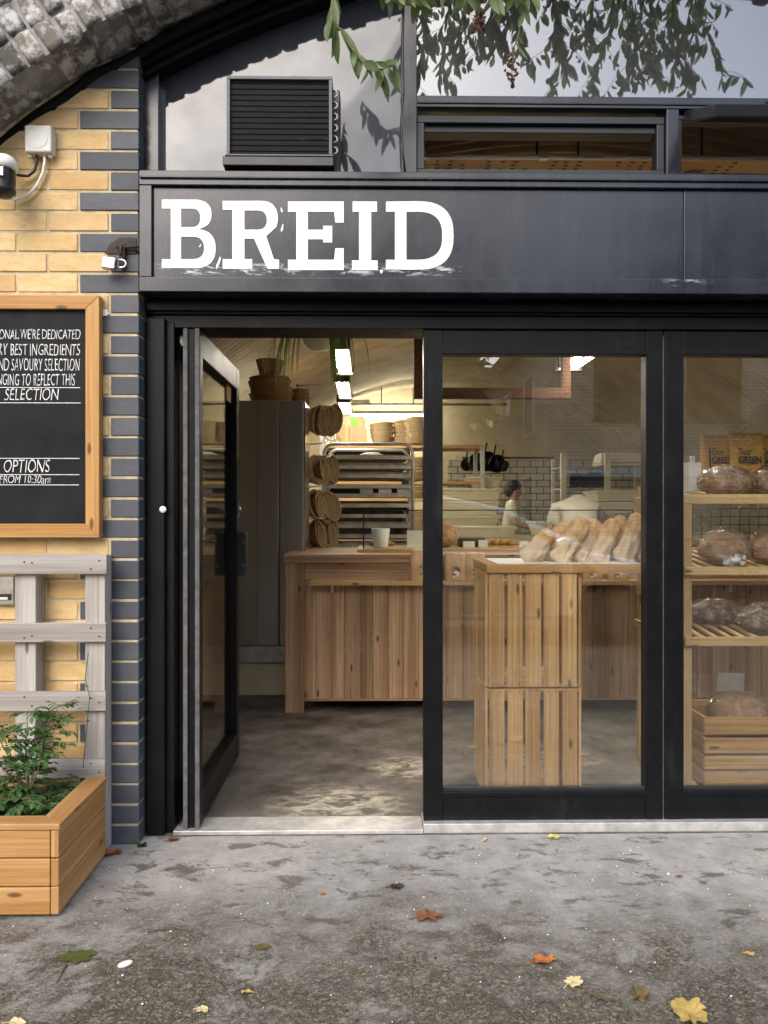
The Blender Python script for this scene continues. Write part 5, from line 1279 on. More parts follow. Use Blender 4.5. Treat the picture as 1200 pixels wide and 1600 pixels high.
def person_standing(x, y, rz, label):
    t = thing('person', label, 'person', (x, y, 0)); t.rotation_euler = (0, 0, rz); t.scale = (.95, .95, .95)
    # faces +X locally; arms reaching forward to the bench
    V = Vector
    J = [(V((0, 0, .92)), .12, .10), (V((0, 0, 1.10)), .13, .10), (V((.02, 0, 1.32)), .14, .11), (V((.03, 0, 1.42)), .075, .07), (V((.05, 0, 1.48)), .056, .056), (V((.06, 0, 1.56)), .085, .072), (V((.065, 0, 1.64)), .085, .075)]
    E = [(i, i + 1) for i in range(6)]
    J.append((V((.15, 0, 1.555)), .013)); E.append((5, 7))
    for s_ in (-1, 1):
        a = len(J); J += [(V((.02, s_ * .18, 1.38)), .055), (V((.06, s_ * .22, 1.12)), .044), (V((.30, s_ * .17, 1.05)), .030)]; E += [(2, a), (a, a + 1), (a + 1, a + 2)]; hand_edges(J, E, a + 2, (1, 0, -.2), (0, s_, 0))
        a = len(J); J += [(V((0, s_ * .10, .86)), .085), (V((.02, s_ * .11, .48)), .062), (V((0, s_ * .11, .08)), .042), (V((.14, s_ * .12, .035)), .035)]; E += [(0, a), (a, a + 1), (a + 1, a + 2), (a + 2, a + 3)]
    body = skin_mesh('body', J, E, M['skin'], t)
    J = [(V((0, 0, .90)), .155, .135), (V((0, 0, 1.10)), .15, .125), (V((.02, 0, 1.32)), .18, .15), (V((.028, 0, 1.44)), .095, .095)]; E = [(0, 1), (1, 2), (2, 3)]
    for s_ in (-1, 1): a = len(J); J += [(V((.02, s_ * .19, 1.39)), .085), (V((.06, s_ * .22, 1.18)), .078)]; E += [(2, a), (a, a + 1)]
    skin_mesh('tee_shirt', J, E, M['tee'], t)
    J = [(V((0, 0, .93)), .15, .13)]; E = []
    for s_ in (-1, 1): a = len(J); J += [(V((0, s_ * .10, .82)), .10), (V((.02, s_ * .11, .48)), .08), (V((0, s_ * .11, .12)), .065)]; E += [(0, a), (a, a + 1), (a + 1, a + 2)]
    skin_mesh('trousers', J, E, M['denim'], t)
    b = MB(); b.blob((.035, 0, 1.655), (.112, .092, .085), .10, 4, 22, 14, seed=3); b.blob((-.025, 0, 1.59), (.075, .088, .09), .1, 4, 18, 12, seed=4); b.build('hair', M['hair'], t, local=True)
    return t
pA = W(799, 800, 8.0)
person_standing(pA.x, 8.0, R(-12), 'dark haired baker in a cream T-shirt standing side on in the kitchen')
def person_bending(x, y, rz, label):
    t = thing('person', label, 'person', (x, y, 0)); t.rotation_euler = (0, 0, rz); V = Vector
    # seen from behind: hips towards -Y, bent forward over +Y, right arm out to +X
    J = [(V((0, -.12, .92)), .13, .12), (V((0, -.02, 1.08)), .14, .12), (V((0, .16, 1.22)), .15, .12), (V((.02, .29, 1.24)), .06), (V((.03, .37, 1.20)), .055), (V((.03, .45, 1.15)), .085, .075), (V((.03, .50, 1.09)), .075)]
    E = [(i, i + 1) for i in range(6)]
    J.append((V((.03, .54, 1.14)), .012)); E.append((5, 7))
    for s_, el, wr, pd in ((-1, (-.27, .12, .98), (-.25, .32, .93), (.1, 1, -.1)), (1, (.30, .22, 1.07), (.44, .40, 1.03), (.7, .7, -.1))):
        a = len(J); J += [(V((s_ * .19, .17, 1.19)), .058), (V(el), .046), (V(wr), .032)]; E += [(2, a), (a, a + 1), (a + 1, a + 2)]; hand_edges(J, E, a + 2, pd, (s_, 0, 0))
        a = len(J); J += [(V((s_ * .10, -.12, .84)), .09), (V((s_ * .12, -.06, .47)), .065), (V((s_ * .12, -.12, .08)), .043), (V((s_ * .13, .02, .035)), .036)]; E += [(0, a), (a, a + 1), (a + 1, a + 2), (a + 2, a + 3)]
    skin_mesh('body', J, E, M['skin'], t)
    J = [(V((0, -.14, .93)), .165, .15), (V((0, -.03, 1.08)), .175, .145), (V((0, .15, 1.21)), .18, .14), (V((.02, .26, 1.235)), .08)]; E = [(0, 1), (1, 2), (2, 3)]
    for s_, el in ((-1, (-.25, .14, 1.04)), (1, (.27, .21, 1.11))): a = len(J); J += [(V((s_ * .19, .165, 1.18)), .076), (V(el), .068)]; E += [(2, a), (a, a + 1)]
    skin_mesh('tee_shirt', J, E, M['tee'], t)
    J = [(V((0, -.12, .90)), .16, .15)]; E = []
    for s_ in (-1, 1): a = len(J); J += [(V((s_ * .10, -.12, .80)), .11), (V((s_ * .12, -.06, .47)), .085), (V((s_ * .12, -.11, .12)), .066)]; E += [(0, a), (a, a + 1), (a + 1, a + 2)]
    skin_mesh('trousers', J, E, M['denim'], t)
    b = MB(); b.blob((.03, .45, 1.19), (.09, .11, .085), .1, 4, 20, 12, seed=2); b.build('hair', M['hair'], t, local=True)
    return t
pB = W(899, 800, 3.9)
pb = person_bending(pB.x, 3.75, R(0), 'baker in a cream T-shirt bending forward, seen from behind'); pb.scale = (.86, .86, 1.05)

# ================================================================== ON AND BEFORE THE FACADE
# condenser unit in the grey pane
YA = -.02; a0, a1 = W(354, 800, YA).x, W(519, 800, YA).x; az0, az1 = WZ(247, YA), WZ(120, YA)
t = thing('condenser_unit', 'black refrigeration condenser set through the grey upper pane', 'condenser', ((a0 + a1) / 2, .1, az0))
b = MB(); ring(b, a0, a1, az0, az1, YA, YA + .10, .012); b.build('coil_frame', M['darkgrey'], t, bevel=.0015)
def finmat():
    t = NT('black_fins'); p = t.pos(); w = t.n('ShaderNodeTexWave', bands_direction='X'); t.put(w.inputs['Vector'], p); w.inputs['Scale'].default_value = 60
    c = t.mix(t.ramp(t.noise(p, 30, 5, .7), [(.6, 0.), (.8, 1.)]), (.008, .008, .009), (.05, .05, .045)); t.bsdf(c, .6, .0, t.bump(w.outputs[1], .3, .004), .15); return t.mat
b = MB(); b.box(a0 + .0125, a1 - .0125, YA + .012, YA + .09, az0 + .0125, az1 - .0125)
for k in range(13): zz = az0 + .028 + k * (az1 - az0 - .05) / 12; b.tube([(a0 + .012, YA + .010, zz), (a1 - .012, YA + .010, zz)], .0012, 6, 0)
b.build('coil', finmat(), t)
bx1_ = W(531, 800, .08).x
b = MB(); b.box(a0 - .006, bx1_, .082, .32, az0 - .045, az1 + .004); b.box(a0 - .012, a1 + .006, YA - .012, .08, WZ(262, YA), az0 - .001); b.box(a0 + .02, a1 - .03, YA + .101, .081, az0, az1 - .012); b.build('casing', M['blackplastic'], t, bevel=.003)
b = MB(); b.box(a0 - .004, a1 + .006, YA - .014, .079, az0 + .0005, az0 + .004); b.build('drip_lip', M['darkgrey'], t)
for k in range(6):
    zz = az0 + .035 + k * .042; b = MB(); b.tube([(a1 + .001, .03, zz)] + [(a1 + .001 + .016 * math.sin(R(q)), .03, zz + .013 - .013 * math.cos(R(q))) for q in range(20, 170, 25)] + [(a1 + .001, .03, zz + .026)], .0045, 7); b.build('return_bend', M['rack'], t)
b = MB(); p0, p1 = W(632, 0, .07), W(628, 268, .07)
b.tube([W(633, -60, .065), W(629, 60, .065), W(630, 140, .06), W(627, 190, .055), W(629, 235, .055), W(633, 268, .055)], .004, 6); tag(b.build('black_cable', M['blackplastic']), 'thin black cable running down beside the upper mullion', 'cable')

# junction box, cables, camera
YJ = -.05; p, q = W(38, 237, YJ), W(80, 195, YJ)
t = thing('junction_box', 'white weathered junction box on the yellow bricks under the arch', 'junction box', ((p.x + q.x) / 2, -.025, p.z))
b = MB(); b.box(p.x, q.x, YJ, -.0015, p.z, q.z); b.build('box_body', M['greybox'], t, bevel=.006)
b = MB(); b.disc(((p.x + q.x) / 2 - .004, YJ - .0012, (p.z + q.z) / 2 + .002), .036, (0, -1, 0), 26); b.lathe([(.034, 0), (.037, .0015), (.040, 0)], ((p.x + q.x) / 2 - .004, YJ - .0005, (p.z + q.z) / 2 + .002), 26, M=Matrix.Rotation(R(90), 3, 'X')); b.build('cover', M['greybox'], t)
b = MB()
for x in (p.x + .012, q.x - .012): b = MB(); b.tube([(x, -.025, p.z), (x, -.025, p.z - .012)], .008, 8); b.build('gland', M['greybox'], t)
b = MB(); b.tube([W(69, 238, -.025), W(70, 252, -.022), W(67, 270, -.018), W(58, 290, -.016), W(44, 305, -.016), W(25, 312, -.018), W(8, 309, -.03), W(-4, 300, -.05)], .0055, 8); tag(b.build('white_cable', M['whitecable']), 'white cable looping from the junction box to the dome camera', 'cable')
b = MB(); b.tube([W(57, 238, -.025), W(58, 252, -.02), W(54, 267, -.02), W(44, 275, -.02), W(30, 274, -.03), W(16, 268, -.06)], .0055, 8); tag(b.build('black_cable', M['blackplastic']), 'short black cable curling below the junction box', 'cable')
c = W(3, 285, -.13); t = thing('dome_camera', 'white and black security camera at the left edge under the arch', 'camera', (c.x, 0, c.z))
b = MB(); b.lathe([(0, .085), (.042, .085), (.052, .07), (.052, .045), (.045, .042), (0, .042)], c, 24); b.build('hood', M['white'], t)
b = MB(); b.lathe([(.044, .041), (.046, .0), (.042, -.02), (.046, -.024), (.046, -.034), (.028, -.05), (0, -.055)], c, 24); b.build('dome', M['blackplastic'], t)
b = MB(); b.tube([(c.x, c.y, c.z + .08), (c.x - .02, -.06, c.z + .12), (c.x - .03, -.001, c.z + .10)], .014, 8); b.build('bracket', M['white'], t)
b = MB(); b.box(c.x + .012, c.x + .026, c.y - .050, c.y - .046, c.z + .005, c.z + .035); b.build('label_plate', M['white'], t)

# hasp and padlock on a rusty plate
p = W(191, 398, -.006); t = thing('hasp', 'rusty hasp plate and bolt on the blue bricks beside the sign', 'hasp', (p.x, 0, p.z - .05))
b = MB(); pl = [W(x, y, -.004) for x, y in ((163, 396), (172, 381), (186, 372), (200, 371), (213, 372), (213, 396))]; b.prism([(q.x, q.z) for q in pl], -.0045, -.0012); b.build('stain_plate', M['rust'], t)
b = MB(); q0, q1 = W(180, 384, -.03), W(217, 384, -.03); b.tube([(q0.x, -.018, q0.z), (q1.x + .004, -.018, q1.z)], .006, 8); b.box(q0.x + .012, q0.x + .032, -.024, -.0048, q0.z - .075, q0.z + .012); b.tube([(q0.x + .022, -.022, q0.z + .004), (q0.x + .022, -.038, q0.z - .012), (q0.x + .022, -.038, q0.z - .04)], .005, 7); b.build('bolt', M['rust'], t)
c = W(171, 412, -.045); t = thing('padlock', 'shiny steel padlock hanging sideways from the rusty hasp', 'padlock', (c.x, -.045, c.z))
Mx = Matrix.Rotation(R(6), 3, 'Y')
b = MB(); b.box(c.x - .025, c.x + .025, -.058, -.032, c.z - .021, c.z + .021, M=Mx); b.build('lock_body', M['chrome'], t, bevel=.005)
b = MB(); b.tube([(c.x + .024, -.045, c.z - .012)] + [(c.x + .045 + .015 * math.sin(R(a)), -.045, c.z - .014 + .014 - .014 * math.cos(R(a)) + .0) for a in range(0, 181, 30)] + [(c.x + .024, -.045, c.z + .013)], .0042, 8); b.build('shackle', M['chrome'], t)
b = MB(); c = W(254, 796, .066); b.lathe([(0, .006), (.008, .005), (.013, 0)], (c.x, .0695, c.z), 16, M=Matrix.Rotation(R(90), 3, 'X')); tag(b.build('bolt_cover', M['white']), 'round white cap on the left black door jamb', 'cap')
b = MB(); c = W(162, 488, -.004); b.prism([(c.x - .016, c.z - .010), (c.x + .010, c.z - .013), (c.x + .019, c.z - .004), (c.x + .012, c.z + .010), (c.x - .016, c.z + .012)], -.0045, -.0018); tag(b.build('paper_scrap', M['paper']), 'torn white scrap stuck to the brick beside the blackboard', 'scrap')

# blackboard
YBd = -.048; bl = -2.02; br_, bt_, bb_ = W(155, 800, YBd).x, WZ(461, YBd, 100), WZ(840, YBd, 100); fw = .050
t = thing('menu_board', 'pine framed blackboard of chalk lettering on the yellow brick wall', 'blackboard', ((bl + br_) / 2, -.02, bb_))
def mitre(mb, pts, y0, y1):
    b0 = len(mb.v); ou, ov = rnd.random() * 9, rnd.random() * 9
    for y in (y0, y1):
        for x, z in pts: mb.v.append(Vector((x, y, z)))
    hor = abs(pts[1][0] - pts[0][0]) > abs(pts[1][1] - pts[0][1])
    U_ = lambda x, z: (x + ou, z + ov) if hor else (z + ou, x + ov)
    ar = sum(pts[i][0] * pts[(i + 1) % 4][1] - pts[(i + 1) % 4][0] * pts[i][1] for i in range(4)); o = [0, 1, 2, 3] if ar > 0 else [3, 2, 1, 0]
    mb.face([b0 + i for i in o], [U_(*pts[i]) for i in o]); mb.face([b0 + 4 + i for i in o[::-1]], [U_(*pts[i]) for i in o[::-1]])
    for n_ in range(4):
        i, j = o[n_], o[(n_ + 1) % 4]; mb.face([b0 + j, b0 + i, b0 + 4 + i, b0 + 4 + j], [U_(*pts[j]), U_(*pts[i]), (U_(*pts[i])[0], U_(*pts[i])[1] + .03), (U_(*pts[j])[0], U_(*pts[j])[1] + .03)])
X0, X1, Z0, Z1 = bl, br_, bb_, bt_
for pts in ([(X0, Z1), (X1, Z1), (X1 - fw, Z1 - fw), (X0 + fw, Z1 - fw)], [(X0, Z0), (X1, Z0), (X1 - fw, Z0 + fw), (X0 + fw, Z0 + fw)], [(X1, Z0), (X1, Z1), (X1 - fw, Z1 - fw), (X1 - fw, Z0 + fw)], [(X0, Z0), (X0, Z1), (X0 + fw, Z1 - fw), (X0 + fw, Z0 + fw)]):
    b = MB(); mitre(b, pts, YBd, -.004); b.build('frame_rail', M['frame_wood'], t, bevel=.0025)
b = MB(); b.box(X0 + fw - .008, X1 - fw + .008, -.030, -.006, Z0 + fw - .008, Z1 - fw + .008); bd = b.build('writing_surface', M['chalk'], t)
yt = -.0308
for s_, a, c_, y0_, y1_, sh in (("ONAL,WE'RE DEDICATED", -1, 125, 514, 532, .12), ('RY BEST INGREDIENTS', -3, 125, 537, 555, .12), ('ND SAVOURY SELECTION', -2, 125, 560, 579, .12), ('NGING TO REFLECT THIS', -4, 117, 584, 602, .12), ('SELECTION', 7, 92, 607, 625, .18), ('OPTIONS', 6, 78, 718, 738, .2), ('FROM 10:30am', -1, 79, 743, 755, .15)):
    text_obj(s_, a, c_, y0_, y1_, yt, M['chalkink'], bd, sh, .0003, bold=-.014, name='chalk_line')
b = MB()
for (x0_, x1_, y) in ((0, 125, 605), (0, 126, 629), (0, 124, 716), (0, 124, 741.5), (0, 123, 757.5)):
    p, q = W(x0_ - 150, y, yt), W(x1_, y, yt); b.box(max(p.x, X0 + fw + .03), q.x, yt - .0003, yt + .0005, p.z - .0012, p.z + .0012)
b.build('chalk_rule', M['chalkink'], bd)

# pallet leaning on the wall
YP = -.10; prx = W(165, 800, YP).x
t = thing('wooden_pallet', 'weathered grey pallet standing on end against the brick wall as a trellis', 'pallet', (-1.5, -.05, 0))
for (a, c_) in ((866, 897), (974, 1004), (1081, 1111), (1186, 1216)):
    b = MB(); z1_, z0_ = WZ(a, YP, 100), WZ(c_, YP, 100); b.box(-2.15, prx + rnd.uniform(-.004, .004), YP, YP + .018, z0_, z1_, M=Matrix.Rotation(R(rnd.uniform(-.2, .2)), 3, 'Y'))
    for px in (38, 50, 142, 155): q = W(px, (a + c_) / 2 + rnd.uniform(-8, 8), YP - .0005); b.disc((q.x, YP - .0012, q.z), .0035, (0, -1, 0), 8, 1)
    b.build('deck_board', [M['pallet'], M['rust']], t, bevel=.002)
for (xa, xb) in ((WX(133, -.08), WX(165, -.08) - .002), (WX(23, -.08), WX(56, -.08)), (-1.85, -1.77)):
    b = MB(); b.box(xa, xb, YP + .0195, -.006, .002, WZ(868, YP)); b.build('bearer', M['pallet'], t, bevel=.003)
# steel letterbox plate
p, q = W(-40, 946, -.02), W(22, 900, -.02); t = thing('intercom_plate', 'brushed steel intercom plate on the bricks behind the pallet', 'intercom', ((p.x + q.x) / 2, -.01, p.z))
b = MB(); b.box(p.x, q.x, -.020, -.002, p.z, q.z); b.build('plate', M['chrome'], t, bevel=.003)
b = MB(); p, q = W(-6, 938, -.0225), W(17, 928, -.0225); b.box(p.x, q.x, -.0225, -.0203, p.z, q.z); b.build('slot', M['blackplastic'], t)
b = MB(); p, q = W(-4, 937, -.0235), W(12, 933, -.0235); b.box(p.x, q.x, -.0238, -.0227, p.z, q.z); b.build('name_card', M['tubwhite'], t)

# planter
plx = WX(88, -.53); pl0, ply0, ply1 = -1.92, -.535, -.112; pz0, pz1 = .012, .268
plx = W(165, 1320, -.112).x
t = thing('planter_box', 'oiled pine planter box on the pavement in front of the pallet', 'planter', ((pl0 + plx) / 2, (ply0 + ply1) / 2, 0))
hh = (pz1 - pz0) / 3
for k in range(3):
    z0_, z1_ = pz0 + k * hh, pz0 + (k + 1) * hh - .003
    b = MB(); b.box(pl0, plx - .026, ply0, ply0 + .022, z0_, z1_); b.build('front_board', M['pine'], t, bevel=.003)
    b = MB(); b.box(plx - .024, plx, ply0, ply1, z0_, z1_); b.build('side_board', M['pine'], t, bevel=.003)
    b = MB(); b.box(pl0, plx - .026, ply1 - .022, ply1, z0_, z1_); b.build('back_board', M['pine'], t, bevel=.003)
    b = MB(); b.box(pl0 - .024, pl0 - .001, ply0, ply1, z0_, z1_); b.build('side_board', M['pine'], t, bevel=.003)
cw_ = .072
def capb(pts):
    b = MB(); bb = len(b.v); ou, ov = rnd.random() * 9, rnd.random() * 9
    for z_ in (pz1, pz1 + .018):
        for x, y in pts: b.v.append(Vector((x, y, z_)))
    hor = abs(pts[1][0] - pts[0][0]) > abs(pts[1][1] - pts[0][1]); UU = lambda x, y: (x + ou, y + ov) if hor else (y + ou, x + ov)
    ar = sum(pts[i][0] * pts[(i + 1) % 4][1] - pts[(i + 1) % 4][0] * pts[i][1] for i in range(4)); o = [0, 1, 2, 3] if ar > 0 else [3, 2, 1, 0]
    b.face([4 + i for i in o], [UU(*pts[i]) for i in o]); b.face([i for i in o[::-1]], [UU(*pts[i]) for i in o[::-1]])
    for n_ in range(4):
        i, j = o[n_], o[(n_ + 1) % 4]; b.face([i, j, 4 + j, 4 + i], [UU(*pts[i]), UU(*pts[j]), (UU(*pts[j])[0], UU(*pts[j])[1] + .02), (UU(*pts[i])[0], UU(*pts[i])[1] + .02)])
    b.build('top_rail', M['pine'], t, bevel=.003)
e = .006
capb([(pl0, ply0 - e), (plx + e, ply0 - e), (plx + e - cw_, ply0 - e + cw_), (pl0, ply0 - e + cw_)])
capb([(plx + e, ply0 - e), (plx + e, ply1), (plx + e - cw_, ply1), (plx + e - cw_, ply0 - e + cw_)])
b = MB()
for x in (pl0 + .05, plx - .12): b.box(x, x + .06, ply0 + .05, ply1 - .05, 0, pz0 - .0005)
b.build('foot', M['pine'], t)
b = MB(); nx, ny = 60, 20; xs0, xs1, ys0, ys1 = pl0, plx - .0245, ply0 + .0225, ply1 - .0225
for j in range(ny + 1):
    for i in range(nx + 1):
        x, y = xs0 + (xs1 - xs0) * i / nx, ys0 + (ys1 - ys0) * j / ny; b.v.append(Vector((x, y, .222 + .018 * noise.noise(Vector((x * 9, y * 9, 0))) + .012 * noise.noise(Vector((x * 31, y * 31, 4))))))
for j in range(ny):
    for i in range(nx): k = j * (nx + 1) + i; b.face([k, k + 1, k + nx + 2, k + nx + 1], [(0, 0)] * 4, 0, True)
b.build('soil', M['soil'], t)
def shrub(name, label, x, y, z, h, r, n_st, seed, spread=1.0, lsz=.032):
    rs = random.Random(seed); t = thing(name, label, 'plant', (x, y, z)); st = MB(); lf = MB()
    for s_ in range(n_st):
        a = rs.random() * 6.28; hh_ = h * rs.uniform(.65, 1.0); ex = r * rs.uniform(.4, 1.0) * spread; pts = []
        for i in range(9):
            v = i / 8; pts.append(Vector((x + ex * math.cos(a) * v ** 1.4 + .012 * noise.noise(Vector((s_, v * 4, 1))), y + ex * math.sin(a) * v ** 1.4, z + hh_ * (v ** .9) - .35 * ex * v ** 4)))
        st.tube(pts, [.0035 * (1.1 - i / 9) for i in range(9)], 5)
        for i in range(2, 9):
            for w_ in range(2):
                aa = rs.random() * 6.28; pl_ = rs.uniform(.03, .085); d = Vector((math.cos(aa), math.sin(aa), rs.uniform(-.1, .5))).normalized(); p0 = pts[i]; p1 = p0 + d * pl_ + Vector((0, 0, -.012)); st.tube([p0, (p0 + p1) / 2 + Vector((0, 0, .006)), p1], .0011, 4, cap=False)
                for q in range(5):     # pinnate leaf: paired leaflets and a terminal one
                    pp = p0 + (p1 - p0) * (.35 + .65 * q / 4); 
                    for sg in ((-1, 1) if q < 4 else (0,)):
                        sd = d.cross(Vector((0, 0, 1))); sd = sd.normalized() if sd.length > .01 else Vector((1, 0, 0)); dd = (d * .6 + sd * sg + Vector((rs.uniform(-.2, .2), rs.uniform(-.2, .2), rs.uniform(-.3, .15)))).normalized()
                        L = lsz * rs.uniform(.7, 1.15) * (1.25 if q == 4 else 1); lf.leaf(pp, dd, (rs.uniform(-.3, .3), rs.uniform(-.3, .3), 1), L, L * .5, .6, .25)
    st.build('stem', M['stem'], t); lf.build('foliage', M['leafgreen'], t); return t
shrub('leafy_shrub', 'bushy green shrub with small leaflets growing in the planter', W(40, 1240, -.32).x, -.32, .215, .45, .15, 8, 3, 1.0, .026)
shrub('leafy_shrub', 'low trailing green plant at the left edge of the planter', W(-20, 1240, -.36).x, -.36, .215, .15, .12, 7, 5, 1.2, .03)
shrub('leafy_shrub', 'small low seedling by the back of the planter', W(78, 1230, -.28).x, -.24, .215, .10, .12, 7, 9, 1.2, .028)
b = MB(); b.tube([W(130, 1200, -.13), W(134, 1150, -.125), W(140, 1090, -.12), W(133, 1060, -.115), W(138, 1020, -.11)], .0016, 5); 
for i in range(3, 9): p = W(132 + 5 * math.sin(i), 1180 - i * 18, -.125); b.leaf(p, (math.cos(i * 2), -.3, .2), (0, 0, 1), .022, .011, .5)
tag(b.build('climbing_shoot', M['leafgreen']), 'thin climbing shoot reaching up the pallet from the planter', 'plant')
b = MB(); c = W(226, 1313, .02)
for i in range(16): b.leaf((c.x + rnd.uniform(-.012, .012), -.012 + rnd.uniform(-.01, .01), .001), (rnd.uniform(-1, 1), rnd.uniform(-1, .1), 1.0), (0, 0, 1), .022, .014, .9)
tag(b.build('weed', M['leafgreen']), 'tiny green weed at the foot of the blue brick corner', 'weed')

# fallen leaves on the pavement
def leafcol(nm, c): return leafmat(nm, [mul(c, .75), c, mul(c, 1.15)], .6, .1)
LC = {'orange': leafcol('orange_leaf', (.46, .15, .04)), 'brown': leafcol('brown_leaf', (.20, .085, .035)), 'yellow': leafcol('yellow_leaf', (.48, .34, .10)), 'pale': leafcol('pale_leaf', (.70, .60, .32)), 'green': leafcol('green_fallen_leaf', (.085, .095, .022)), 'olive': leafcol('olive_leaf', (.15, .11, .035)), 'lime': leafcol('lime_leaf', (.58, .55, .16)), 'dark': leafcol('dark_leaf', (.05, .035, .02)), 'grey': leafcol('grey_leaf', (.10, .10, .06))}
def ground_pt(px, py): d = HC * F / (py - 800); Y = d - D; return W(px, 800, Y).x, Y
def maple(name, label, px, py, size, col, rot, lobes=5, curl=.35, ragged=.42, thick=True):
    x, y = ground_pt(px, py); b = MB(); n = 44; rings = 5; rs = random.Random(int(px * 7 + py)); sd = rs.random() * 40
    b.v.append(Vector((0, 0, .004)))
    for j in range(1, rings + 1):
        for i in range(n):
            a = 2 * math.pi * i / n; lob = .70 + .30 * abs(math.cos(a * lobes / 2)) ** .6 if lobes else .8 + .2 * math.cos(2 * a)
            rr = size * .5 * lob * (1 + ragged * noise.noise(Vector((math.cos(a) * 4, math.sin(a) * 4, sd)))) * j / rings
            zz = .004 + size * curl * (.5 + noise.noise(Vector((math.cos(a) * 1.6 * j / 5, math.sin(a) * 1.6 * j / 5, sd)))) * (j / rings) ** 1.6 * .45
            b.v.append(Vector((rr * math.cos(a), rr * math.sin(a) * (.8 if lobes else .6), max(.0025, zz))))
    for i in range(n): b.face([0, 1 + i, 1 + (i + 1) % n], [(0, 0)] * 3, 0, True)
    for j in range(rings - 1):
        for i in range(n): i2 = (i + 1) % n; b.face([1 + j * n + i, 1 + (j + 1) * n + i, 1 + (j + 1) * n + i2, 1 + j * n + i2], [(0, 0)] * 4, 0, True)
    if lobes: b.tube([(0, 0, .004), (-size * .4, size * .1, .006), (-size * .75, size * .05, .004)], .0014, 5)
    o = b.build(name, LC[col], local=True); o.location = (x, y, .0005); o.rotation_euler = (0, 0, R(rot)); return tag(o, label, 'leaf', 'fallen leaves on the pavement')
for a in ((850, 1506, .078, 'orange', 20, 3, .30, 'orange fallen leaf lying on a dark damp patch'), (670, 1437, .088, 'brown', 10, 5, .35, 'ragged rusty brown leaf in the middle of the pavement'), (1076, 1592, .12, 'yellow', 100, 5, .4, 'large yellow maple leaf cut by the bottom edge'),
          (897, 1541, .06, 'pale', 40, 5, .3, 'pale cream and yellow leaf below the orange one'), (866, 1312, .055, 'lime', 0, 5, .4, 'yellow green leaf lying close to the door threshold'), (757, 1316, .036, 'pale', 50, 0, .5, 'small whitish leaf near the threshold left of the yellow green one'),
          (122, 1492, .105, 'green', 170, 3, .05, 'flat dark green leaf on the pavement in front of the planter'), (410, 1480, .05, 'olive', 0, 3, .1, 'flat olive leaf at the middle left of the pavement'), (620, 1389, .052, 'dark', 0, 5, .6, 'crumpled dark brown leaf in front of the open doorway'),
          (174, 1333, .075, 'orange', 20, 3, .5, 'orange leaf tucked against the planter corner'), (271, 1312, .05, 'brown', 30, 3, .5, 'brown curled leaf at the foot of the black jamb'), (1000, 1562, .062, 'olive', 60, 5, .6, 'crumpled olive leaf left of the large yellow maple leaf'),
          (941, 1565, .068, 'grey', -30, 0, .2, 'grey green pointed leaf below the pale cream one'), (1170, 1498, .03, 'yellow', 0, 3, .3, 'tiny yellow leaf by the right edge of the pavement'), (386, 1551, .036, 'yellow', 0, 0, .3, 'small yellow leaf near the bottom left of the pavement'),
          (317, 1578, .036, 'pale', 0, 3, .3, 'small pale leaf at the bottom left edge of the pavement'), (1062, 1375, .022, 'brown', 0, 3, .3, 'tiny reddish leaf at the right below the window'), (505, 1398, .02, 'orange', 0, 3, .3, 'tiny orange leaf below the open doorway'), (25, 1597, .05, 'pale', 0, 3, .3, 'pale leaf at the bottom left corner')):
    maple('fallen_leaf', a[7], a[0], a[1], a[2] * .9, a[3], a[4], a[5], a[6])
x, y = ground_pt(196, 1506); b = MB(); b.blob((0, 0, .006), (.021, .011, .007), .15, 2, 16, 10); o = b.build('white_pebble', M['white'], local=True); o.location = (x, y, 0); o.rotation_euler = (0, 0, R(35)); tag(o, 'smooth white pebble right of the dark green leaf', 'pebble')
b = MB(); x, y = ground_pt(88, 1532); x2_, y2_ = ground_pt(104, 1505); b.tube([(x, y, .003), ((x + x2_) / 2, (y + y2_) / 2 + .006, .005), (x2_, y2_, .003)], .0022, 5); tag(b.build('twig', M['bark']), 'thin dark twig beside the flat green leaf', 'twig')
gr = MB(); rs = random.Random(5)
for i in range(420):
    x, y = rs.uniform(-1.6, 1.6), -rs.uniform(.05, 1.25) if rs.random() < .8 else -rs.uniform(.02, .6)
    s_ = rs.uniform(.0009, .0024) * (1.7 if rs.random() < .05 else 1); gr.blob((x, y, s_ * .35), (s_ * rs.uniform(.8, 1.7), s_ * rs.uniform(.8, 1.4), s_ * .8), .2, 2, 6, 4, rs.choice([0, 0, 0, 1, 1, 2, 3]))
o = gr.build('grit', [M['paper'], LC['yellow'], LC['orange'], M['blackplastic']], base=(0, -.6, 0)); tag(o, kind='stuff')

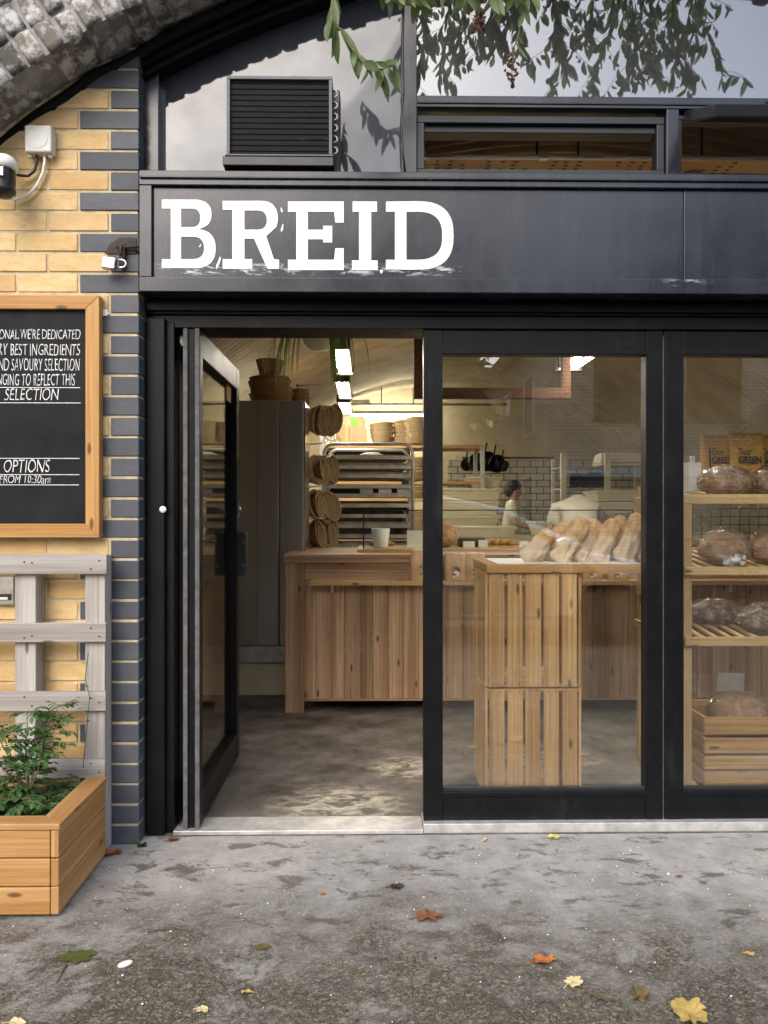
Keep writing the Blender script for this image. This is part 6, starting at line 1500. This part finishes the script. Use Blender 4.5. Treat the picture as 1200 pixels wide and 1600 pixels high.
# drooping branches over the front
def branch(label, pts, n_leaf, seed, Lr=(.075, .11), groups='branches drooping from above the arch', seedheads=(), dense=False):
    rs = random.Random(seed); P = [Vector(p) for p in pts]; t = thing('leafy_branch', label, 'branch', P[0], groups); st = MB(); st.tube(P, [.0035 - .002 * i / len(P) for i in range(len(P))], 6)
    lf = MB(); tot = len(P) - 1
    for i in range(n_leaf):
        v = (i + .4) / n_leaf * tot; k = min(int(v), tot - 1); p = P[k].lerp(P[k + 1], v - k); tg = (P[k + 1] - P[k]).normalized(); sd = tg.cross(Vector((0, 1, 0)))
        d = (Vector((rs.uniform(-.5, .5), rs.uniform(-.7, .5), -1.0)) + tg * .35 + sd * (.5 if i % 2 else -.3)).normalized(); L = rs.uniform(*Lr)
        lf.leaf(p, d, (rs.uniform(-.9, .9), -1, rs.uniform(-.5, .5)), L, L * rs.uniform(.20, .34), rs.uniform(-.9, 1.3), .35, n=6)
        if dense and i % 4 == 1:          # a side shoot with its own small leaves
            q = p + Vector((rs.uniform(-.16, .16), rs.uniform(-.08, .08), rs.uniform(-.14, -.03))); st.tube([p, p.lerp(q, .5) + Vector((0, 0, .015)), q], .0012, 4)
            for w_ in range(6):
                e = p.lerp(q, .3 + .14 * w_); lf.leaf(e, (rs.uniform(-.8, .8), rs.uniform(-.6, .6), -1), (rs.uniform(-.9, .9), -1, 0), rs.uniform(.04, .085), rs.uniform(.014, .028), rs.uniform(-.6, 1.0), .3, n=4)
    st.build('stem', M['stem'], t); lf.build('foliage', M['branchleaf'], t)
    for (px, py0, py1, y) in seedheads:
        sh = MB()
        for i in range(70):
            v = rs.random(); q = W(px, py0 + (py1 - py0) * v, y); r_ = .016 * math.sin(math.pi * (v * .85 + .1)) + .003; sh.blob((q.x + rs.gauss(0, r_ * .6), y + rs.gauss(0, r_ * .6), q.z), (.004, .004, .005), .3, 3, 6, 5, seed=i)
        q0, q1 = W(px, py0 - 45, y), W(px, py1, y); sh.tube([q0, q1], .0014, 5); sh.build('seed_head', M['seed'], t)
    return t
y = -.34
branch('drooping leafy spray hanging right of the condenser unit', [W(523, -25, y), W(517, 15, y), W(519, 38, y), W(535, 47, y), W(547, 62, y), W(556, 84, y), W(574, 101, y), W(594, 108, y), W(612, 104, y), W(620, 92, y)], 24, 2)
branch('leafy tip dangling at the top edge over the upper mullion', [W(560, -60, y + .02), W(585, -34, y), W(612, -20, y - .02), W(640, -16, y), W(668, -22, y)], 26, 4)
branch('leafy spray with a dry brown seed head over the clear pane', [W(640, -60, y + .03), W(690, -36, y), W(725, -22, y), W(760, -16, y - .03), W(795, -20, y), W(826, -26, y)], 34, 6, seedheads=((748, 18, 50, y),))
branch('thin twig ending in a long dark seed head over the clear pane', [W(828, -60, y), W(822, -10, y), W(818, 22, y), W(808, 62, y), W(802, 76, y)], 9, 8, (.05, .075), seedheads=((800, 82, 136, y),))
rs = random.Random(21)
k = 0
for (px0, py0, px1, py1, n) in ((690, -300, 660, -150, 26), (735, -330, 720, -165, 26), (760, -330, 745, -95, 24), (850, -340, 870, -190, 24), (1010, -380, 985, -140, 30), (1120, -380, 1100, -120, 30), (1170, -380, 1185, -150, 30), (1235, -380, 1230, -110, 30), (770, -330, 790, -190, 20), (880, -360, 835, -190, 26), (930, -370, 905, -215, 30), (985, -370, 960, -170, 34), (1035, -380, 1015, -190, 30), (1090, -360, 1070, -150, 34), (1145, -370, 1130, -120, 34), (1200, -360, 1215, -130, 30), (1260, -360, 1250, -120, 26), (1320, -350, 1330, -140, 24)):
    yy = -.34 + rs.uniform(-.06, .06); p0, p1 = W(px0, py0, yy), W(px1, py1, yy); pts = []
    for i in range(9):
        v = i / 8; pts.append(p0.lerp(p1, v) + Vector((.05 * math.sin(v * 3 + k), .03 * math.sin(v * 5 + k), 0)))
    branch('leafy branch hanging above the clear pane, mirrored dark in its glass', pts, n, 30 + k, (.045, .085), dense=True); k += 1

# ================================================================== ACROSS THE STREET (mirrored in the glass)
def housebrick(name, c1, c2, mo):
    t = NT(name); p = t.pos(); sx = t.n('ShaderNodeSeparateXYZ', Vector=p); br = t.n('ShaderNodeTexBrick')
    t.put(br.inputs['Vector'], t.n('ShaderNodeCombineXYZ', X=t.math('ADD', sx.outputs[0], sx.outputs[1]), Y=sx.outputs[2]).outputs[0])
    for k_, v in (('Color1', (*c1, 1)), ('Color2', (*c2, 1)), ('Mortar', (*mo, 1))): br.inputs[k_].default_value = v
    br.inputs['Scale'].default_value = 1; br.inputs['Brick Width'].default_value = .225; br.inputs['Row Height'].default_value = .075; br.inputs['Mortar Size'].default_value = .011
    t.bsdf(t.mix(t.math('MULTIPLY', t.noise(p, 1.2, 4), .4), br.outputs[0], mul(c1, .6)), .85); return t.mat
M['hb'] = housebrick('buff_house_brick', (.52, .36, .235), (.42, .28, .18), (.80, .74, .64)); M['hbp'] = housebrick('pale_painted_brick', (.46, .44, .40), (.40, .38, .34), (.2, .19, .17))
M['slate'] = paint('slate_roof', (.06, .06, .065), .7, var=.2); M['dkglass'] = paint('dark_window', (.010, .012, .014), .35, var=.1, spec=.15); M['lead'] = paint('grey_dish', (.13, .13, .135), .7)
hx0, hx1, hy0, hy1, he = 3.6, 15.5, -13.0, -32.0, 5.1
t = thing('terrace_house', 'buff brick terrace across the street mirrored in the door glass', 'house', ((hx0 + hx1) / 2, hy0, 0))
b = MB(); b.box(hx0, hx1, hy1, hy0, -.2, he); b.prism([(hx0, he + .001), (hx1, he + .001), ((hx0 + hx1) / 2, he + 3.6)], hy1 + .01, hy0 - .01); b.build('wall', M['hb'], t)
b = MB(); mx = (hx0 + hx1) / 2
for sg in (-1, 1):
    xe = mx + sg * (hx1 - hx0 + .8) / 2; b.v += [Vector((xe, hy1 - .3, he - .12)), Vector((xe, hy0 + .3, he - .12)), Vector((mx, hy0 + .3, he + 3.75)), Vector((mx, hy1 - .3, he + 3.75)), Vector((xe, hy1 - .3, he - .02)), Vector((xe, hy0 + .3, he - .02)), Vector((mx, hy0 + .3, he + 3.85)), Vector((mx, hy1 - .3, he + 3.85))]
    n0 = len(b.v) - 8
    for q in ((0, 1, 2, 3), (7, 6, 5, 4), (0, 4, 5, 1), (1, 5, 6, 2), (2, 6, 7, 3), (3, 7, 4, 0)): b.face([n0 + i for i in q], [(0, 0)] * 4)
b.build('roof', M['slate'], t)
def hwin(x, y, z, w, h, ax):
    b = MB(); g = MB()
    if ax == 'y': g.box(x, x + w, y + .004, y + .02, z, z + h); ring(b, x - .06, x + w + .06, z - .06, z + h + .06, y + .0, y + .05, .07); b.box(x - .12, x + w + .12, y, y + .1, z - .12, z - .062)
    else:
        g.box(x - .02, x - .004, y, y + w, z, z + h); b.box(x - .05, x, y - .06, y + w + .06, z + h, z + h + .07); b.box(x - .05, x, y - .06, y + w + .06, z - .07, z); b.box(x - .05, x, y - .06, y, z, z + h); b.box(x - .05, x, y + w, y + w + .06, z, z + h)
    f = b.build('window', M['white'] if ax != 'y' else M['beam'], t); g.build('pane', M['dkglass'], f)
for xx in (4.6, 6.5, 9.2, 12.2): hwin(xx, hy0, 3.15, 1.0, 1.15, 'y'); 
for xx in (6.5, 9.2, 12.2): hwin(xx, hy0, .75, 1.1, 1.3, 'y')
for k in range(6): hwin(hx0, hy0 - 2.4 - k * 2.9, 3.0, 1.0, 1.25, 'x'); hwin(hx0, hy0 - 2.4 - k * 2.9, .7, 1.0, 1.3, 'x')
b = MB(); b.box(hx0 + .3, hx0 + 4.2, hy0 - .001, hy0 + .06, -.05, 1.9); b.build('painted_plinth', M['hbp'], t)
b = MB(); b.box(hx0 + .15, hx0 + 4.0, hy0 + .062, hy0 + .5, 1.92, 2.1); b.build('porch_slab', M['greybox'], t)
def dish(x, y, z, d, r_, label):
    q = Vector(d).to_track_quat('Z', 'Y').to_matrix(); b = MB(); b.lathe([(0, 0), (r_ * .4, r_ * .05), (r_ * .75, r_ * .17), (r_, r_ * .32), (r_ * .98, r_ * .34), (r_ * .7, r_ * .2), (0, .02)], (x, y, z), 24, M=q); b.tube([(x, y, z - r_ * .9), (x, y, z), Vector((x, y, z)) + q @ Vector((0, 0, r_ * .8))], .015, 6)
    tag(b.build('satellite_dish', M['lead']), label, 'satellite dish')
dish(hx0 - .5, hy0 - 1.6, 3.0, (-.5, .8, .3), .36, 'grey satellite dish on the corner of the terrace, mirrored in the first window')
dish(hx0 - .5, hy0 - 5.4, 2.8, (-.5, .8, .3), .36, 'grey satellite dish further along the terrace side, mirrored in the first window')
dish(7.9, hy0 + .45, 3.0, (-.3, .8, .3), .38, 'grey satellite dish on the terrace front, mirrored in the second window')
# low wall and trellis beside the side street
b = MB(); b.box(-1.0, hx0 - .4, -14.2, -14.0, -.2, 1.3); tag(b.build('garden_wall', M['hbp']), 'low pale brick garden wall across the street beside the terrace', 'wall')
b = MB()
for k in range(26): b.box(-1.0 + k * .165, -1.0 + k * .165 + .03, -14.12, -14.10, 1.32, 2.1)
for k in range(6): b.box(-1.0, hx0 - .4, -14.098, -14.078, 1.34 + k * .14, 1.37 + k * .14)
tag(b.build('trellis', M['beam']), 'square wooden trellis on top of the low garden wall', 'trellis')
def tree(x, y, h, r_, seed, label, low=.35):
    rs = random.Random(seed); t = thing('street_tree', label, 'tree', (x, y, -.15)); b = MB(); b.tube([(x, y, -.15), (x + .1, y, h * .3), (x, y + .1, h * .55), (x + .15, y, h * .8)], [.18, .14, .1, .04], 8)
    for k_ in range(12): a = rs.random() * 6.28; z_ = h * rs.uniform(.3, .7); b.tube([(x, y, z_), (x + r_ * .4 * math.cos(a), y + r_ * .4 * math.sin(a), z_ + h * .1), (x + r_ * .8 * math.cos(a), y + r_ * .8 * math.sin(a), z_ + h * .16)], [.07, .04, .015], 6)
    b.build('trunk', M['bark'], t); lf = MB()
    cl = [(Vector((rs.gauss(0, .45), rs.gauss(0, .45), rs.uniform(-1, 1)))) for _ in range(34)]
    for c_ in cl:
        for k_ in range(170):
            q = Vector((x + c_.x * r_ + rs.gauss(0, .16) * r_, y + c_.y * r_ + rs.gauss(0, .16) * r_, h * (low + 1) / 2 + c_.z * h * (1 - low) / 2 + rs.gauss(0, .06) * h)); d = Vector((rs.uniform(-1, 1), rs.uniform(-1, 1), rs.uniform(-1, .3))); lf.leaf(q, d, (rs.uniform(-1, 1), rs.uniform(-1, 1), 1), .48, .34, .5, n=2)
    lf.build('crown', M['treeleaf'], t); return t
tree(1.2, -19, 8.0, 2.6, 11, 'leafy street tree at the end of the side street, mirrored in the first window', .15)
tree(-3.5, -22, 9.0, 3.0, 12, 'leafy street tree beyond the low garden wall', .2)
b = MB(); rs = random.Random(77)
for k_ in range(9000): b.leaf((7.0 + rs.random() * 5.5, -11.9 + rs.gauss(0, .3), rs.uniform(.0, 1) ** .8 * (2.75 + .35 * math.sin(k_ * .006)) + .0), (rs.uniform(-1, 1), rs.uniform(-1, 1), rs.uniform(-.3, 1)), (rs.uniform(-1, 1), rs.uniform(-1, 1), 1), .13, .08, .5, n=2)
tag(b.build('hedge', M['leafgreen']), 'rounded green hedge in front of the terrace, mirrored in the second window', 'hedge')

# parked car
M['carpaint'] = paint('silver_car_paint', (.90, .91, .92), .10, 1.0, var=.02, spec=.8)
M['carglass'] = paint('car_glass', (.01, .012, .014), .05, var=.1, spec=.9); M['tyre'] = paint('tyre_rubber', (.015, .015, .015), .8)
cyn, cyf, cz = -4.85, -6.55, -.141
t = thing('parked_car', 'silver hatchback parked across the pavement, mirrored in the door glass', 'car', (1.05, (cyn + cyf) / 2, cz))
prof_low = [(-1.05, .30), (-1.10, .62), (-1.02, .90), (-.75, 1.0), (2.05, .98), (2.75, .86), (3.12, .70), (3.18, .45), (3.12, .28)]
pts = [(x, z) for x, z in prof_low]
def wheelcut(cx): return [(cx + .36 * math.cos(R(a)), .32 + .36 * math.sin(R(a))) for a in range(0, 181, 18)]
poly = [(x, z) for x, z in prof_low] + [(2.46 + .37, .26)] + [(2.46 + .37 * math.cos(R(a)), .32 + .37 * math.sin(R(a))) for a in range(0, 181, 15)] + [(2.09, .26), (.0, .26)] + [(-.36 + .37 * math.cos(R(a)), .32 + .37 * math.sin(R(a))) for a in range(0, 181, 15)] + [(-.73, .26)]
b = MB(); b.prism([(x, z + cz) for x, z in poly], cyn, cyf)
for v in b.v:
    k_ = max(0, (v.z - cz - .75)) * .25; v.y += (-k_ if v.y > -5.7 else k_)
b.build('car_body', M['carpaint'], t, bevel=.05)
cab = [(-.92, 1.0), (-.55, 1.38), (-.1, 1.47), (.75, 1.47), (1.3, 1.36), (2.15, .985)]
b = MB()
n0 = 0
for (sc0, y0_) in ((0, cyn - .06), (0, cyf + .06)):
    for x, z_ in cab: b.v.append(Vector((x, y0_ + (-(z_ - 1) * .38 if y0_ > -5.7 else (z_ - 1) * .38), z_ + cz)))
n_ = len(cab); b.face(list(range(n_))[::-1], [(0, 0)] * n_); b.face(list(range(n_, 2 * n_)), [(0, 0)] * n_)
for i in range(n_): j = (i + 1) % n_; b.face([i, j, n_ + j, n_ + i], [(0, 0)] * 4, 1 if i in (1, 2, 3) else 0)
b.build('greenhouse', [M['carglass'], M['carpaint']], t)
b = MB()
for y0_ in (cyn - .055, cyf + .055):
    f_ = lambda x, z_: Vector((x, y0_ + (-(z_ - 1) * .38 if y0_ > -5.7 else (z_ - 1) * .38), z_ + cz))
    b.tube([f_(*c_) for c_ in cab], .055, 10); b.tube([f_(.55, 1.0), f_(.5, 1.46)], .03, 8)
b.build('pillar_trim', M['carpaint'], t)
for wx in (2.46, -.36):
    for y0_ in (cyn - .10, cyf + .10):
        b = MB(); b.lathe([(.20, -.09), (.30, -.10), (.315, -.06), (.315, .06), (.30, .10), (.20, .09)], (wx, y0_, cz + .32), 28, M=Matrix.Rotation(R(90), 3, 'X')); w_ = b.build('wheel', M['tyre'], t)
        b = MB(); b.lathe([(0, -.06), (.05, -.075), (.19, -.05), (.205, -.085), (.205, .085), (.19, .05), (.05, .075), (0, .06)], (wx, y0_, cz + .32), 20, M=Matrix.Rotation(R(90), 3, 'X')); b.build('rim', M['darkgrey'], w_)
b = MB(); b.blob((1.95, cyn + .08, cz + 1.04), (.11, .09, .07), .05, 2, 14, 10); b.build('mirror', M['carpaint'], t)
b = MB(); b.blob((3.02, cyn - .25, cz + .66), (.12, .20, .07), .03, 2, 14, 10); b.build('headlight', M['white'], t)
